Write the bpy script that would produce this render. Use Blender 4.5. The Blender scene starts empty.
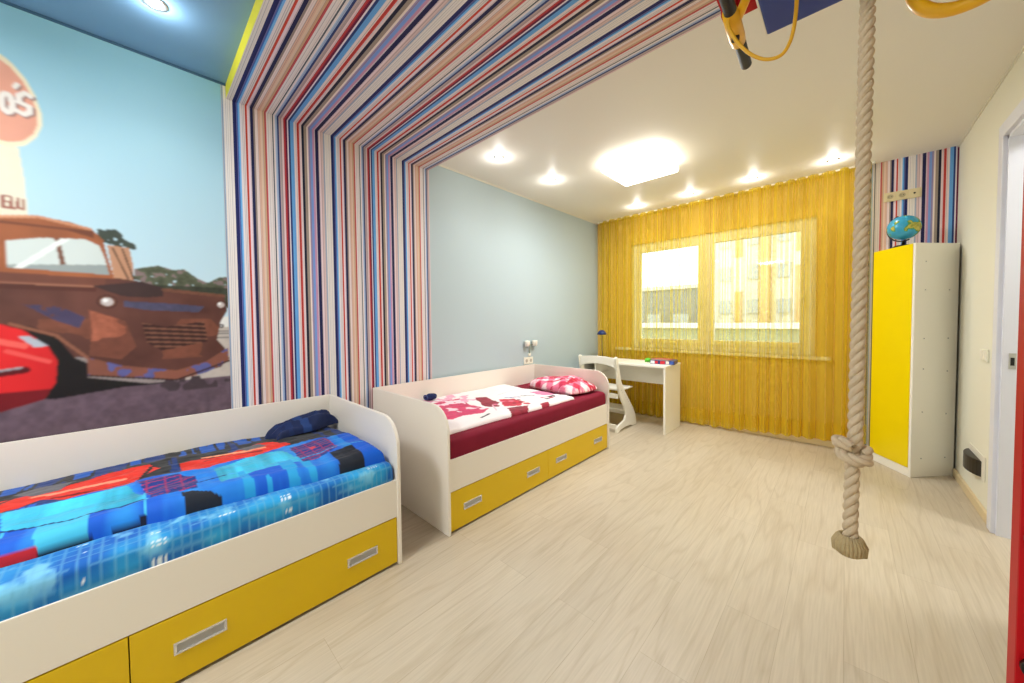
import bpy, bmesh, math, random
import numpy as np
from mathutils import Vector, Matrix
random.seed(4); rng = np.random.default_rng(7)
C = bpy.context.scene.collection
SC = bpy.context.scene
PI = math.pi

# ------------------------------------------------------------------ camera
F_PX, CX, CY = 352.359, 512.014, 331.34
yaw, pitch, roll = [math.radians(a) for a in (43.424, 1.747, -0.531)]
Fv = Vector((-math.sin(yaw)*math.cos(pitch), math.cos(yaw)*math.cos(pitch), -math.sin(pitch)))
Rv = Vector((math.cos(yaw), math.sin(yaw), 0)); Uv = Rv.cross(Fv)
R2 = math.cos(roll)*Rv + math.sin(roll)*Uv; U2 = -math.sin(roll)*Rv + math.cos(roll)*Uv
cd = bpy.data.cameras.new('camera'); cam = bpy.data.objects.new('camera', cd); C.objects.link(cam)
M = Matrix((R2, U2, -Fv)).transposed().to_4x4(); M.translation = (2.647, 0, 1.27)
cam.matrix_world = M
cd.sensor_fit = 'HORIZONTAL'; cd.sensor_width = 36; cd.lens = F_PX*36/1024
cd.shift_x = (512-CX)/1024; cd.shift_y = -(341.5-CY)/1024
cd.clip_start = .03; cd.clip_end = 300
SC.camera = cam

# ------------------------------------------------------------------ world, lights, exposure
SC.view_settings.view_transform = 'Standard'; SC.view_settings.look = 'None'
SC.view_settings.gamma = 1; SC.view_settings.use_curve_mapping = False
SC.view_settings.exposure = -0.10
SC.cycles.transparent_max_bounces = 32
w = bpy.data.worlds.new('sky'); SC.world = w; w.use_nodes = True
bg = w.node_tree.nodes['Background']; bg.inputs[0].default_value = (.86, .93, 1, 1); bg.inputs[1].default_value = 4.4

def lamp(name, kind, loc, power, color=(1, .99, .97), size=.1, rot=(0, 0, 0), **kw):
    l = bpy.data.lights.new(name, kind); l.energy = power; l.color = color
    if kind == 'AREA': l.size = size; l.shape = 'SQUARE'
    elif kind == 'SPOT': l.shadow_soft_size = size
    else: l.shadow_soft_size = size
    for k, v in kw.items(): setattr(l, k, v)
    o = bpy.data.objects.new(name, l); o.location = loc; o.rotation_euler = rot; C.objects.link(o); return o

D, H, W, S, B0, B1 = 4.632, 2.663, 3.302, 2.581, .384, 1.764
BACK = -1.6

# ------------------------------------------------------------------ helpers
def lin(c):
    c = [x/255 for x in c[:3]]
    return tuple(x/12.92 if x <= .04045 else ((x+.055)/1.055)**2.4 for x in c)
def rgba(c): return (*lin(c), 1)
def nt(m): m.use_nodes = True; return m.node_tree.nodes, m.node_tree.links
MATS = {}
def mat(name, c, rough=.5, metal=0, spec=.5, emit=0, bump=0, bscale=40, var=0, vscale=8, coat=0):
    if name in MATS: return MATS[name]
    m = bpy.data.materials.new(name); n, l = nt(m); p = n['Principled BSDF']
    p.inputs['Base Color'].default_value = rgba(c); p.inputs['Roughness'].default_value = rough
    p.inputs['Metallic'].default_value = metal; p.inputs['Specular IOR Level'].default_value = spec
    p.inputs['Coat Weight'].default_value = coat
    if emit:
        p.inputs['Emission Color'].default_value = rgba(c); p.inputs['Emission Strength'].default_value = emit
    if bump or var:
        tc = n.new('ShaderNodeTexCoord'); no = n.new('ShaderNodeTexNoise'); no.inputs['Detail'].default_value = 3
        l.new(tc.outputs['Object'], no.inputs['Vector'])
        if bump:
            no.inputs['Scale'].default_value = bscale
            b = n.new('ShaderNodeBump'); b.inputs['Strength'].default_value = bump; b.inputs['Distance'].default_value = .002
            l.new(no.outputs['Fac'], b.inputs['Height']); l.new(b.outputs[0], p.inputs['Normal'])
        if var:
            n2 = n.new('ShaderNodeTexNoise'); n2.inputs['Scale'].default_value = vscale; l.new(tc.outputs['Object'], n2.inputs['Vector'])
            hs = n.new('ShaderNodeMapRange'); hs.inputs[3].default_value = 1-var; hs.inputs[4].default_value = 1+var
            l.new(n2.outputs['Fac'], hs.inputs[0])
            mx = n.new('ShaderNodeVectorMath'); mx.operation = 'SCALE'; mx.inputs[0].default_value = lin(c)
            l.new(hs.outputs[0], mx.inputs['Scale']); l.new(mx.outputs[0], p.inputs['Base Color'])
    MATS[name] = m; return m

def obj(name, bm, m, parent=None, smooth=False, loc=None):
    me = bpy.data.meshes.new(name)
    if isinstance(bm, bmesh.types.BMesh):
        bmesh.ops.recalc_face_normals(bm, faces=bm.faces)
        bm.to_mesh(me); bm.free()
    for q in (m if isinstance(m, (list, tuple)) else [m]): me.materials.append(q)
    if smooth:
        me.polygons.foreach_set('use_smooth', [True]*len(me.polygons))
    o = bpy.data.objects.new(name, me); C.objects.link(o)
    if parent: o.parent = parent
    if loc: o.location = loc
    return o
def tag(o, label, cat, group=None):
    o['label'] = label; o['category'] = cat
    if group: o['group'] = group
    return o
def thing(name, label, cat, loc=(0, 0, 0), rz=0, group=None):
    o = bpy.data.objects.new(name, None); C.objects.link(o); o.location = loc; o.rotation_euler = (0, 0, rz)
    o.empty_display_size = .05
    return tag(o, label, cat, group)
def struct(name, bm, m, **k):
    o = obj(name, bm, m, **k); o['kind'] = 'structure'; return o

def merge(bm, b2, mi=0):
    for f in b2.faces: f.material_index = mi
    me = bpy.data.meshes.new('tmp'); b2.to_mesh(me); b2.free(); bm.from_mesh(me); bpy.data.meshes.remove(me)
def box(bm, x0, x1, y0, y1, z0, z1, bev=0, mi=0, seg=2):
    b = bmesh.new(); bmesh.ops.create_cube(b, size=1)
    bmesh.ops.scale(b, vec=(x1-x0, y1-y0, z1-z0), verts=b.verts)
    bmesh.ops.translate(b, vec=((x0+x1)/2, (y0+y1)/2, (z0+z1)/2), verts=b.verts)
    if bev: bmesh.ops.bevel(b, geom=b.edges[:], offset=bev, segments=seg, affect='EDGES', profile=.6)
    merge(bm, b, mi); return bm
def BX(*a, **k): return box(bmesh.new(), *a, **k)
def prism(bm, pts, axis, a0, a1, bev=0, mi=0):
    """extrude a polygon pts (2D) along axis from a0 to a1; pts are the other two coords in order"""
    b = bmesh.new()
    def P(p, a):
        return {'x': (a, p[0], p[1]), 'y': (p[0], a, p[1]), 'z': (p[0], p[1], a)}[axis]
    v0 = [b.verts.new(P(p, a0)) for p in pts]; v1 = [b.verts.new(P(p, a1)) for p in pts]
    b.faces.new(v0); b.faces.new(v1[::-1])
    k = len(pts)
    for i in range(k): b.faces.new((v0[i], v0[(i+1) % k], v1[(i+1) % k], v1[i]))
    if bev:
        bmesh.ops.recalc_face_normals(b, faces=b.faces)
        es = [e for e in b.edges if len(e.link_faces) == 2 and e.calc_face_angle(0) > .9]
        bmesh.ops.bevel(b, geom=es, offset=bev, segments=2, affect='EDGES')
    merge(bm, b, mi); return bm
def tube(bm, pts, r, seg=10, closed=False, cap=True, mi=0):
    b = bmesh.new(); pts = [Vector(p) for p in pts]; n = len(pts)
    rs = r if isinstance(r, (list, tuple)) else [r]*n
    rings = []; up = None
    for i, p in enumerate(pts):
        t = (pts[(i+1) % n]-pts[i-1]) if closed else (pts[min(i+1, n-1)]-pts[max(i-1, 0)])
        t.normalize()
        if up is None:
            a = Vector((0, 0, 1)) if abs(t.z) < .9 else Vector((1, 0, 0)); up = (a-t*a.dot(t)).normalized()
        else:
            up = (up-t*up.dot(t)).normalized()
        s = t.cross(up)
        rings.append([b.verts.new(p+rs[i]*(math.cos(2*PI*k/seg)*up+math.sin(2*PI*k/seg)*s)) for k in range(seg)])
    m_ = n if closed else n-1
    for i in range(m_):
        A, Bq = rings[i], rings[(i+1) % n]
        for k in range(seg): b.faces.new((A[k], A[(k+1) % seg], Bq[(k+1) % seg], Bq[k]))
    if cap and not closed: b.faces.new(rings[0][::-1]); b.faces.new(rings[-1])
    merge(bm, b, mi); return bm
def lathe(bm, prof, c=(0, 0, 0), seg=28, axis='z', mi=0):
    b = bmesh.new(); rings = []
    for r, z in prof:
        ring = []
        for k in range(seg):
            a = 2*PI*k/seg; q = (r*math.cos(a), r*math.sin(a), z)
            if axis == 'y': q = (q[0], q[2], q[1])
            if axis == 'x': q = (q[2], q[0], q[1])
            ring.append(b.verts.new((q[0]+c[0], q[1]+c[1], q[2]+c[2])))
        rings.append(ring)
    for A, Bq in zip(rings, rings[1:]):
        for k in range(seg): b.faces.new((A[k], A[(k+1) % seg], Bq[(k+1) % seg], Bq[k]))
    b.faces.new(rings[0]); b.faces.new(rings[-1])
    bmesh.ops.remove_doubles(b, verts=b.verts, dist=1e-5)
    merge(bm, b, mi); return bm
def inpoly(X, Y, poly):
    r = np.zeros(X.shape, bool); n = len(poly)
    for i in range(n):
        (x0, y0), (x1, y1) = poly[i], poly[(i+1) % n]
        if y0 == y1: continue
        c = ((Y > min(y0, y1)) & (Y <= max(y0, y1))) & (X < (x1-x0)*(Y-y0)/(y1-y0)+x0)
        r ^= c
    return r
def seg_dist(X, Y, a, b):
    dx, dy = b[0]-a[0], b[1]-a[1]; L = dx*dx+dy*dy+1e-12
    t = np.clip(((X-a[0])*dx+(Y-a[1])*dy)/L, 0, 1)
    return np.hypot(X-a[0]-t*dx, Y-a[1]-t*dy)
def noise2(X, Y, s, seed=0, octv=3):
    r = np.random.default_rng(seed); out = np.zeros(X.shape); amp = 1; tot = 0
    for o in range(octv):
        G = r.random((64, 64)); x = X*s+100.3; y = Y*s+57.7
        xi = np.floor(x).astype(int); yi = np.floor(y).astype(int); fx = x-xi; fy = y-yi
        fx = fx*fx*(3-2*fx); fy = fy*fy*(3-2*fy); g = lambda a, b: G[a % 64, b % 64]
        out += amp*((g(xi, yi)*(1-fx)+g(xi+1, yi)*fx)*(1-fy)+(g(xi, yi+1)*(1-fx)+g(xi+1, yi+1)*fx)*fy)
        tot += amp; amp *= .5; s *= 2.1
    return out/tot
def grid_mesh(name, V, colors=None, m=None, parent=None, smooth=True, closed_bottom=None, loc=None):
    """V: (n,m,3) array"""
    n, k, _ = V.shape
    verts = V.reshape(-1, 3); idx = np.arange(n*k).reshape(n, k)
    faces = np.stack([idx[:-1, :-1], idx[1:, :-1], idx[1:, 1:], idx[:-1, 1:]], -1).reshape(-1, 4)
    cols = None if colors is None else colors.reshape(-1, 3)
    if closed_bottom is not None:
        edge = np.concatenate([idx[0, :-1], idx[:-1, -1], idx[-1, :0:-1], idx[:0:-1, 0]])
        base = len(verts); vb = verts[edge].copy(); vb[:, 2] = closed_bottom; verts = np.vstack([verts, vb])
        e = len(edge); q = np.arange(e)
        side = np.stack([edge[q], edge[(q+1) % e], base+(q+1) % e, base+q], -1)
        faces = list(map(tuple, faces.tolist()))+list(map(tuple, side.tolist()))+[tuple(range(base, base+e))]
        if cols is not None: cols = np.vstack([cols, cols[edge]])
    else: faces = faces.tolist()
    me = bpy.data.meshes.new(name); me.from_pydata(verts.tolist(), [], faces)
    if cols is not None:
        at = me.color_attributes.new('print', 'FLOAT_COLOR', 'POINT')
        at.data.foreach_set('color', np.hstack([cols, np.ones((len(cols), 1))]).astype(np.float32).ravel())
    me.materials.append(m)
    if smooth: me.polygons.foreach_set('use_smooth', [True]*len(me.polygons))
    me.update()
    b = bmesh.new(); b.from_mesh(me); bmesh.ops.recalc_face_normals(b, faces=b.faces); b.to_mesh(me); b.free()
    o = bpy.data.objects.new(name, me); C.objects.link(o)
    if parent: o.parent = parent
    if loc: o.location = loc
    return o
def print_mat(name, rough=.7, bump=0, sheen=0):
    m = bpy.data.materials.new(name); n, l = nt(m); p = n['Principled BSDF']; p.inputs['Roughness'].default_value = rough
    a = n.new('ShaderNodeVertexColor'); a.layer_name = 'print'; l.new(a.outputs['Color'], p.inputs['Base Color'])
    p.inputs['Specular IOR Level'].default_value = .3; p.inputs['Sheen Weight'].default_value = sheen
    if bump:
        tc = n.new('ShaderNodeTexCoord'); no = n.new('ShaderNodeTexNoise'); no.inputs['Scale'].default_value = 14; no.inputs['Detail'].default_value = 4
        l.new(tc.outputs['Object'], no.inputs['Vector']); b = n.new('ShaderNodeBump'); b.inputs['Strength'].default_value = bump; b.inputs['Distance'].default_value = .01
        l.new(no.outputs['Fac'], b.inputs['Height']); l.new(b.outputs[0], p.inputs['Normal'])
    return m

# ------------------------------------------------------------------ stripe wallpaper
STR = [(0, (33, 40, 98)), (.016, (120, 120, 170)), (.020, (55, 115, 185)), (.024, (120, 185, 232)), (.032, (240, 230, 218)), (.056, (214, 72, 52)),
       (.065, (238, 218, 215)), (.079, (30, 34, 78)), (.093, (165, 150, 135)), (.101, (240, 222, 208)), (.115, (232, 190, 160)), (.127, (232, 205, 175)),
       (.139, (215, 175, 135)), (.147, (205, 88, 88)), (.156, (238, 228, 215)), (.185, (95, 100, 105)), (.191, (236, 228, 218)), (.200, (175, 195, 215)),
       (.210, (48, 68, 120)), (.219, (195, 175, 165)), (.234, (238, 212, 205)), (.243, (202, 62, 66)), (.253, (108, 22, 60)), (.262, (235, 225, 220)),
       (.269, (38, 62, 122)), (.278, (108, 172, 222)), (.297, (240, 225, 212)), (.314, (205, 66, 58)), (.327, (238, 220, 210)), (.340, (26, 28, 52)),
       (.353, (165, 150, 130)), (.367, (240, 225, 205)), (.377, (165, 150, 180)), (.387, (130, 165, 218)), (.401, (205, 150, 172)), (.412, (242, 225, 222)),
       (.417, (30, 30, 76)), (.436, (240, 222, 215)), (.447, (226, 200, 190)), (.465, (170, 190, 205)), (.472, (238, 232, 216))]
PER = .547; STR = [(s_*PER/.5122, (c_[0]*.985, c_[1]*.99, min(255, c_[2]*1.05))) for s_, c_ in STR]
def stripe_color(n, l, axis, offset, sign=1):
    tc = n.new('ShaderNodeTexCoord'); sp = n.new('ShaderNodeSeparateXYZ'); l.new(tc.outputs['Object'], sp.inputs[0])
    def ma(op, a, b):
        q = n.new('ShaderNodeMath'); q.operation = op
        for i, v in enumerate((a, b)):
            if isinstance(v, (int, float)): q.inputs[i].default_value = v
            else: l.new(v, q.inputs[i])
        return q.outputs[0]
    t = ma('MULTIPLY', ma('SUBTRACT', sp.outputs[axis], offset), sign/PER)
    t = ma('SUBTRACT', t, ma('FLOOR', t, 0))
    outs = []
    for lo, hi in ((0, .5), (.5, 1)):
        r = n.new('ShaderNodeValToRGB'); r.color_ramp.interpolation = 'CONSTANT'
        st = [(max(0, (s/PER-lo)*2), c) for s, c in STR if lo <= s/PER < hi]
        if lo: st = [(0, [c for s, c in STR if s/PER < lo][-1])]+st
        e = r.color_ramp.elements; e.remove(e[1]); e[0].position = 0; e[0].color = rgba(st[0][1])
        for s, c in st[1:]:
            q = e.new(s); q.color = rgba(c)
        l.new(ma('MULTIPLY', ma('SUBTRACT', t, lo), 2), r.inputs[0]); outs.append(r.outputs[0])
    mx = n.new('ShaderNodeMix'); mx.data_type = 'RGBA'
    l.new(ma('GREATER_THAN', t, .5), mx.inputs[0]); l.new(outs[0], mx.inputs[6]); l.new(outs[1], mx.inputs[7])
    wn = n.new('ShaderNodeTexNoise'); wn.noise_dimensions = '1D'; wn.inputs['Scale'].default_value = 1; wn.inputs['Detail'].default_value = 0
    l.new(ma('MULTIPLY', t, 150), wn.inputs['W'])
    rr = n.new('ShaderNodeValToRGB'); rr.color_ramp.interpolation = 'CONSTANT'; e = rr.color_ramp.elements
    e[0].position = 0; e[0].color = (.46, .44, .52, 1); e[1].position = .33; e[1].color = (.86, .84, .86, 1); q = e.new(.42); q.color = (1, 1, 1, 1); q = e.new(.66); q.color = (1.0, .93, .88, 1)
    l.new(wn.outputs['Fac'], rr.inputs[0])
    m2 = n.new('ShaderNodeMix'); m2.data_type = 'RGBA'; m2.blend_type = 'MULTIPLY'; m2.inputs[0].default_value = .8; l.new(mx.outputs[2], m2.inputs[6]); l.new(rr.outputs[0], m2.inputs[7])
    return m2.outputs[2], sp.outputs[axis], ma
def stripe_mat(name, axis, offset, sign=1, plain=None, lo=None, hi=None, plain2=None):
    m = bpy.data.materials.new(name); n, l = nt(m); p = n['Principled BSDF']; p.inputs['Roughness'].default_value = .6
    p.inputs['Specular IOR Level'].default_value = .3
    col, co, ma = stripe_color(n, l, axis, offset, sign)
    if plain:
        mk = ma('MULTIPLY', ma('GREATER_THAN', co, lo), ma('LESS_THAN', co, hi))
        mx = n.new('ShaderNodeMix'); mx.data_type = 'RGBA'; l.new(mk, mx.inputs[0]); mx.inputs[6].default_value = rgba(plain); l.new(col, mx.inputs[7])
        col = mx.outputs[2]
    l.new(col, p.inputs['Base Color']); return m

# ------------------------------------------------------------------ materials
def floor_mat():
    m = bpy.data.materials.new('oak_laminate'); n, l = nt(m); p = n['Principled BSDF']
    tc = n.new('ShaderNodeTexCoord'); mp = n.new('ShaderNodeMapping'); mp.inputs['Rotation'].default_value = (0, 0, PI/2)
    l.new(tc.outputs['Object'], mp.inputs['Vector'])
    br = n.new('ShaderNodeTexBrick'); br.offset = .37; br.inputs['Scale'].default_value = 1
    br.inputs['Brick Width'].default_value = 1.28; br.inputs['Row Height'].default_value = .19
    br.inputs['Mortar Size'].default_value = .0011; br.inputs['Mortar Smooth'].default_value = .2
    br.inputs['Color1'].default_value = rgba((206, 194, 174)); br.inputs['Color2'].default_value = rgba((198, 186, 166)); br.inputs['Mortar'].default_value = rgba((184, 170, 148))
    br.inputs['Bias'].default_value = 0
    l.new(mp.outputs[0], br.inputs['Vector'])
    m2 = n.new('ShaderNodeMapping'); m2.inputs['Scale'].default_value = (5.5, .55, 1); l.new(tc.outputs['Object'], m2.inputs['Vector'])
    # per-plank shift of the grain
    sep = n.new('ShaderNodeVectorMath'); sep.operation = 'SCALE'; sep.inputs['Scale'].default_value = 37; l.new(br.outputs['Color'], sep.inputs[0])
    ad = n.new('ShaderNodeVectorMath'); l.new(m2.outputs[0], ad.inputs[0]); l.new(sep.outputs[0], ad.inputs[1])
    no = n.new('ShaderNodeTexNoise'); no.inputs['Scale'].default_value = 1.1; no.inputs['Detail'].default_value = 2; no.inputs['Roughness'].default_value = .4
    l.new(ad.outputs[0], no.inputs['Vector'])
    rg = n.new('ShaderNodeMath'); rg.operation = 'MULTIPLY'; rg.inputs[1].default_value = 16; l.new(no.outputs['Fac'], rg.inputs[0])
    sn = n.new('ShaderNodeMath'); sn.operation = 'PINGPONG'; sn.inputs[1].default_value = 1; l.new(rg.outputs[0], sn.inputs[0])
    rp = n.new('ShaderNodeValToRGB'); e = rp.color_ramp.elements
    e[0].position = 0; e[0].color = (.72, .66, .56, 1); e[1].position = .35; e[1].color = (1, 1, 1, 1); l.new(sn.outputs[0], rp.inputs[0])
    fine = n.new('ShaderNodeTexNoise'); fine.inputs['Scale'].default_value = 1; fine.inputs['Detail'].default_value = 5
    m3 = n.new('ShaderNodeMapping'); m3.inputs['Scale'].default_value = (130, 5, 1); l.new(tc.outputs['Object'], m3.inputs['Vector']); l.new(m3.outputs[0], fine.inputs['Vector'])
    rf = n.new('ShaderNodeValToRGB'); e = rf.color_ramp.elements; e[0].position = .3; e[0].color = (.84, .82, .78, 1); e[1].position = .62; e[1].color = (1.05, 1.05, 1.05, 1)
    l.new(fine.outputs['Fac'], rf.inputs[0])
    big = n.new('ShaderNodeTexNoise'); big.inputs['Scale'].default_value = 1.3; l.new(tc.outputs['Object'], big.inputs['Vector'])
    rb = n.new('ShaderNodeValToRGB'); e = rb.color_ramp.elements; e[0].position = .35; e[0].color = (.9, .86, .8, 1); e[1].position = .65; e[1].color = (1, 1, 1, 1); l.new(big.outputs['Fac'], rb.inputs[0])
    def mul(a, b, f):
        x = n.new('ShaderNodeMix'); x.data_type = 'RGBA'; x.blend_type = 'MULTIPLY'; x.inputs[0].default_value = f; l.new(a, x.inputs[6]); l.new(b, x.inputs[7]); return x.outputs[2]
    c = mul(mul(mul(br.outputs['Color'], rp.outputs[0], .34), rf.outputs[0], .55), rb.outputs[0], .6)
    l.new(c, p.inputs['Base Color']); p.inputs['Roughness'].default_value = .38; p.inputs['Specular IOR Level'].default_value = .35
    return m
m_floor = floor_mat()
m_ceil = mat('stretch_ceiling_white', (240, 236, 226), .5, spec=.3)
m_ceilb = mat('stretch_ceiling_blue', (124, 166, 204), .3, spec=.5)
m_white = mat('bed_laminate', (240, 232, 220), .38, spec=.4, bump=.05, bscale=30)
m_edge = mat('edge_band', (248, 244, 232), .35)
m_yel = mat('drawer_yellow', (224, 186, 0), .35, spec=.4, var=.04, vscale=3)
m_yel2 = mat('wardrobe_yellow', (246, 218, 0), .3, spec=.4)
m_dark = mat('shadow_gap', (38, 30, 24), .8)
m_metal = mat('satin_metal', (200, 200, 200), .3, metal=.9)
m_chrome = mat('handle_frame', (215, 215, 215), .25, metal=.6)
m_metald = mat('recess_metal', (168, 166, 164), .45, metal=.3)
m_plastic = mat('white_plastic', (240, 236, 222), .35)
m_black = mat('black_plastic', (22, 20, 20), .4)
m_rwall = mat('wall_paint_cream', (236, 234, 218), .7, spec=.2, bump=.12, bscale=120)
m_door = mat('door_white', (228, 230, 240), .35)
m_red = mat('red_powder_coat', (186, 6, 22), .5, spec=.2)
m_ytub = mat('yellow_plastic', (236, 176, 10), .3, spec=.6)
m_chair = mat('chair_white', (244, 240, 228), .4, bump=.05)
m_burg = mat('burgundy_sheet', (128, 24, 48), .75, spec=.2, bump=.35, bscale=18, var=.1, vscale=10)

# ------------------------------------------------------------------ room shell
struct('floor', BX(-.15, W+1.5, BACK-.15, D+.35, -.1, 0), m_floor)
bm = BX(-.15, W+1.5, B0, D+.35, H, H+.1); box(bm, -.15, W+1.5, BACK-.15, B0, H, H+.1, mi=1)
struct('ceiling', bm, [m_ceil, m_ceilb])
struct('wall_left', BX(-.15, 0, BACK-.15, D+.35, 0, H), stripe_mat('left_wall_paper_and_paint', 1, .413, 1, (180, 196, 202), .33, B1))
struct('wall_back', BX(-.15, W+1.5, BACK-.15, BACK, 0, H), m_rwall)
# window wall with opening
wx0, wx1, wz0, wz1 = .51, 2.43, .885, 2.28
m_ww = stripe_mat('window_wall_paper', 0, 3.025, -1, (216, 180, 100), 2.72, 5)
bm = BX(0, wx0, D, D+.3, 0, H); box(bm, wx1, W+.15, D, D+.3, 0, H); box(bm, wx0, wx1, D, D+.3, 0, wz0); box(bm, wx0, wx1, D, D+.3, wz1, H)
struct('wall_window', bm, m_ww)
# right wall with door opening
dy0, dy1, dz = 2.49, 3.395, 2.29
bm = BX(W, W+.14, dy1, D, 0, H); box(bm, W, W+.14, BACK, dy0, 0, H); box(bm, W, W+.14, dy0, dy1, dz, H)
struct('wall_right', bm, m_rwall)
struct('wall_corridor', BX(W+1.35, W+1.5, BACK, D, 0, H), m_rwall)
bm = BX(W+.14, W+1.35, 1.3, 1.4, 0, H); box(bm, W+.14, W+1.35, 4.2, 4.3, 0, H); struct('wall_corridor_end', bm, m_rwall)
# soffit box across the room (wallpapered underneath)
bm = BX(0, W, B0, B1, S, H-.001); bm.normal_update()
for f in bm.faces:
    if f.normal.y < -.5: f.material_index = 1
    elif f.normal.y > .5: f.material_index = 2
struct('trim_1', bm, [stripe_mat('soffit_paper', 1, .413, 1), mat('lime_yellow_paint', (250, 238, 40), .45), m_ceil])
# ceiling edge bead
bm = BX(0, .008, B1, D, H-.012, H-.0005); box(bm, W-.008, W, BACK, D, H-.012, H-.0005); struct('trim_2', bm, mat('bead', (226, 222, 206), .5))
bm = BX(0, .008, BACK, B0, H-.012, H-.0005); struct('trim_3', bm, mat('bead_blue', (60, 100, 130), .5))
m_base = mat('oak_baseboard', (226, 206, 164), .45, bump=.1)
bm = BX(W-.016, W, 3.475, 4.43, 0, .062, bev=.004); box(bm, W-.016, W, BACK, 2.41, 0, .062, bev=.004); struct('baseboard_right', bm, m_base)
struct('baseboard_left', BX(0, .014, BACK, D, 0, .06, bev=.004), m_base)
struct('baseboard_window', BX(.014, 2.75, D-.014, D, 0, .06, bev=.004), m_base)
# door frame
d = struct('door_1', BX(W-.004, W+.144, dy1-.022, dy1, 0, dz), m_door)
bm = BX(W-.022, W, dy1-.002, dy1+.075, 0, dz+.075, bev=.005); box(bm, W-.022, W, dy0-.075, dy0+.002, 0, dz+.075, bev=.005); box(bm, W-.022, W, dy0, dy1, dz-.002, dz+.075, bev=.005)
obj('casing', bm, m_door, d)
bm = BX(W-.004, W+.144, dy0, dy0+.022, 0, dz); box(bm, W-.004, W+.144, dy0, dy1, dz-.022, dz); obj('jamb', bm, m_door, d)
sp = obj('strike_plate', BX(W+.018, W+.044, dy1-.0245, dy1-.022, .97, 1.06, bev=.001), m_metal, d)
obj('latch_hole', BX(W+.024, W+.038, dy1-.0252, dy1-.0240, .99, 1.035), m_black, sp)

# mural --------------------------------------------------------------
PM = {
'cab':[(-0.489,1.67),(-0.369,1.715),(-0.28,1.737),(-0.194,1.726),(-0.133,1.705),(-0.102,1.661),(-0.093,1.595),(-0.074,1.489),(-0.376,1.491),(-0.495,1.491)],
'screen':[(-0.36,1.512),(-0.36,1.62),(-0.274,1.645),(-0.155,1.658),(-0.115,1.635),(-0.1,1.578),(-0.088,1.505)],
'tank':[(-0.092,1.642),(-0.023,1.638),(-0.012,1.553),(-0.014,1.48),(-0.074,1.482)],
'body':[(-0.85,1.49),(-0.376,1.494),(-0.074,1.493),(0.014,1.482),(0.082,1.454),(0.247,1.44),(0.32,1.423),(0.333,1.347),(0.303,1.287),(0.285,1.188),(0.315,1.143),(0.337,1.084),(0.296,1.038),(0.122,0.991),(-0.163,1.046),(-0.166,1.129),(-0.202,1.132),(-0.248,1.231),(-0.312,1.272),(-0.382,1.281),(-0.6,1.25),(-0.85,1.1)],
'hood':[(-0.14,1.451),(0.014,1.482),(0.082,1.457),(0.087,1.414),(0.03,1.405),(-0.053,1.408)],
'bumper':[(-0.166,1.129),(-0.063,1.082),(0.123,1.038),(0.237,1.074),(0.334,1.145),(0.336,1.068),(0.235,1.015),(0.122,0.988),(-0.163,1.046)],
'wheel':[(-0.501,1.297),(-0.365,1.281),(-0.312,1.272),(-0.248,1.231),(-0.202,1.132),(-0.166,1.104),(-0.166,1.038),(0.018,0.987),(0.122,0.982),(-0.066,0.978),(-0.256,0.955),(-0.51,1.0)],
'grille':[(0.008,1.282),(0.09,1.262),(0.236,1.288),(0.247,1.18),(0.073,1.144),(0.024,1.184)],
'bush':[(-0.013,1.492),(-0.008,1.541),(0.034,1.554),(0.072,1.565),(0.124,1.548),(0.165,1.556),(0.22,1.509),(0.256,1.493),(0.302,1.525),(0.349,1.533),(0.355,1.347),(0.247,1.434),(0.082,1.445),(0.014,1.482)],
'blue1':[(-0.328,1.363),(-0.235,1.357),(-0.166,1.309),(-0.183,1.261),(-0.246,1.294)],
'blue2':[(-0.048,1.386),(0.133,1.377),(0.238,1.366),(0.215,1.336),(0.028,1.344),(-0.049,1.36)],
'rust':[(-0.154,1.342),(-0.045,1.291),(-0.013,1.168),(-0.062,1.111),(-0.16,1.137),(-0.146,1.243)],
'pave':[(0.289,1.307),(0.468,1.31),(0.458,0.946),(0.122,0.988),(0.122,1.01)],
'farcar':[(0.291,1.297),(0.312,1.315),(0.355,1.315),(0.366,1.256),(0.293,1.257)],
'red':[(-0.95,1.2),(-0.6,1.32),(-0.382,1.281),(-0.331,1.257),(-0.269,1.185),(-0.247,1.12),(-0.254,1.026),(-0.285,0.96),(-0.393,0.924),(-0.95,0.9)],
'redlamp':[(-0.345,1.232),(-0.314,1.231),(-0.267,1.185),(-0.306,1.184)],
'egg':[(-0.443,2.306),(-0.396,2.373),(-0.35,2.364),(-0.325,2.344),(-0.293,2.295),(-0.271,2.237),(-0.258,2.173),(-0.257,2.116),(-0.272,2.064),(-0.301,2.02),(-0.335,2.0),(-0.361,2.001),(-0.435,1.995),(-0.478,2.101)],
'egg2':[(-0.438,2.288),(-0.397,2.354),(-0.351,2.341),(-0.329,2.324),(-0.3,2.28),(-0.28,2.227),(-0.269,2.169),(-0.268,2.118),(-0.28,2.075),(-0.304,2.039),(-0.334,2.022),(-0.36,2.021),(-0.428,2.013),(-0.465,2.105)],
'tower':[(-0.5,1.95),(-0.423,1.977),(-0.361,1.999),(-0.318,2.005),(-0.308,1.881),(-0.302,1.7),(-0.5,1.69)]}
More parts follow.
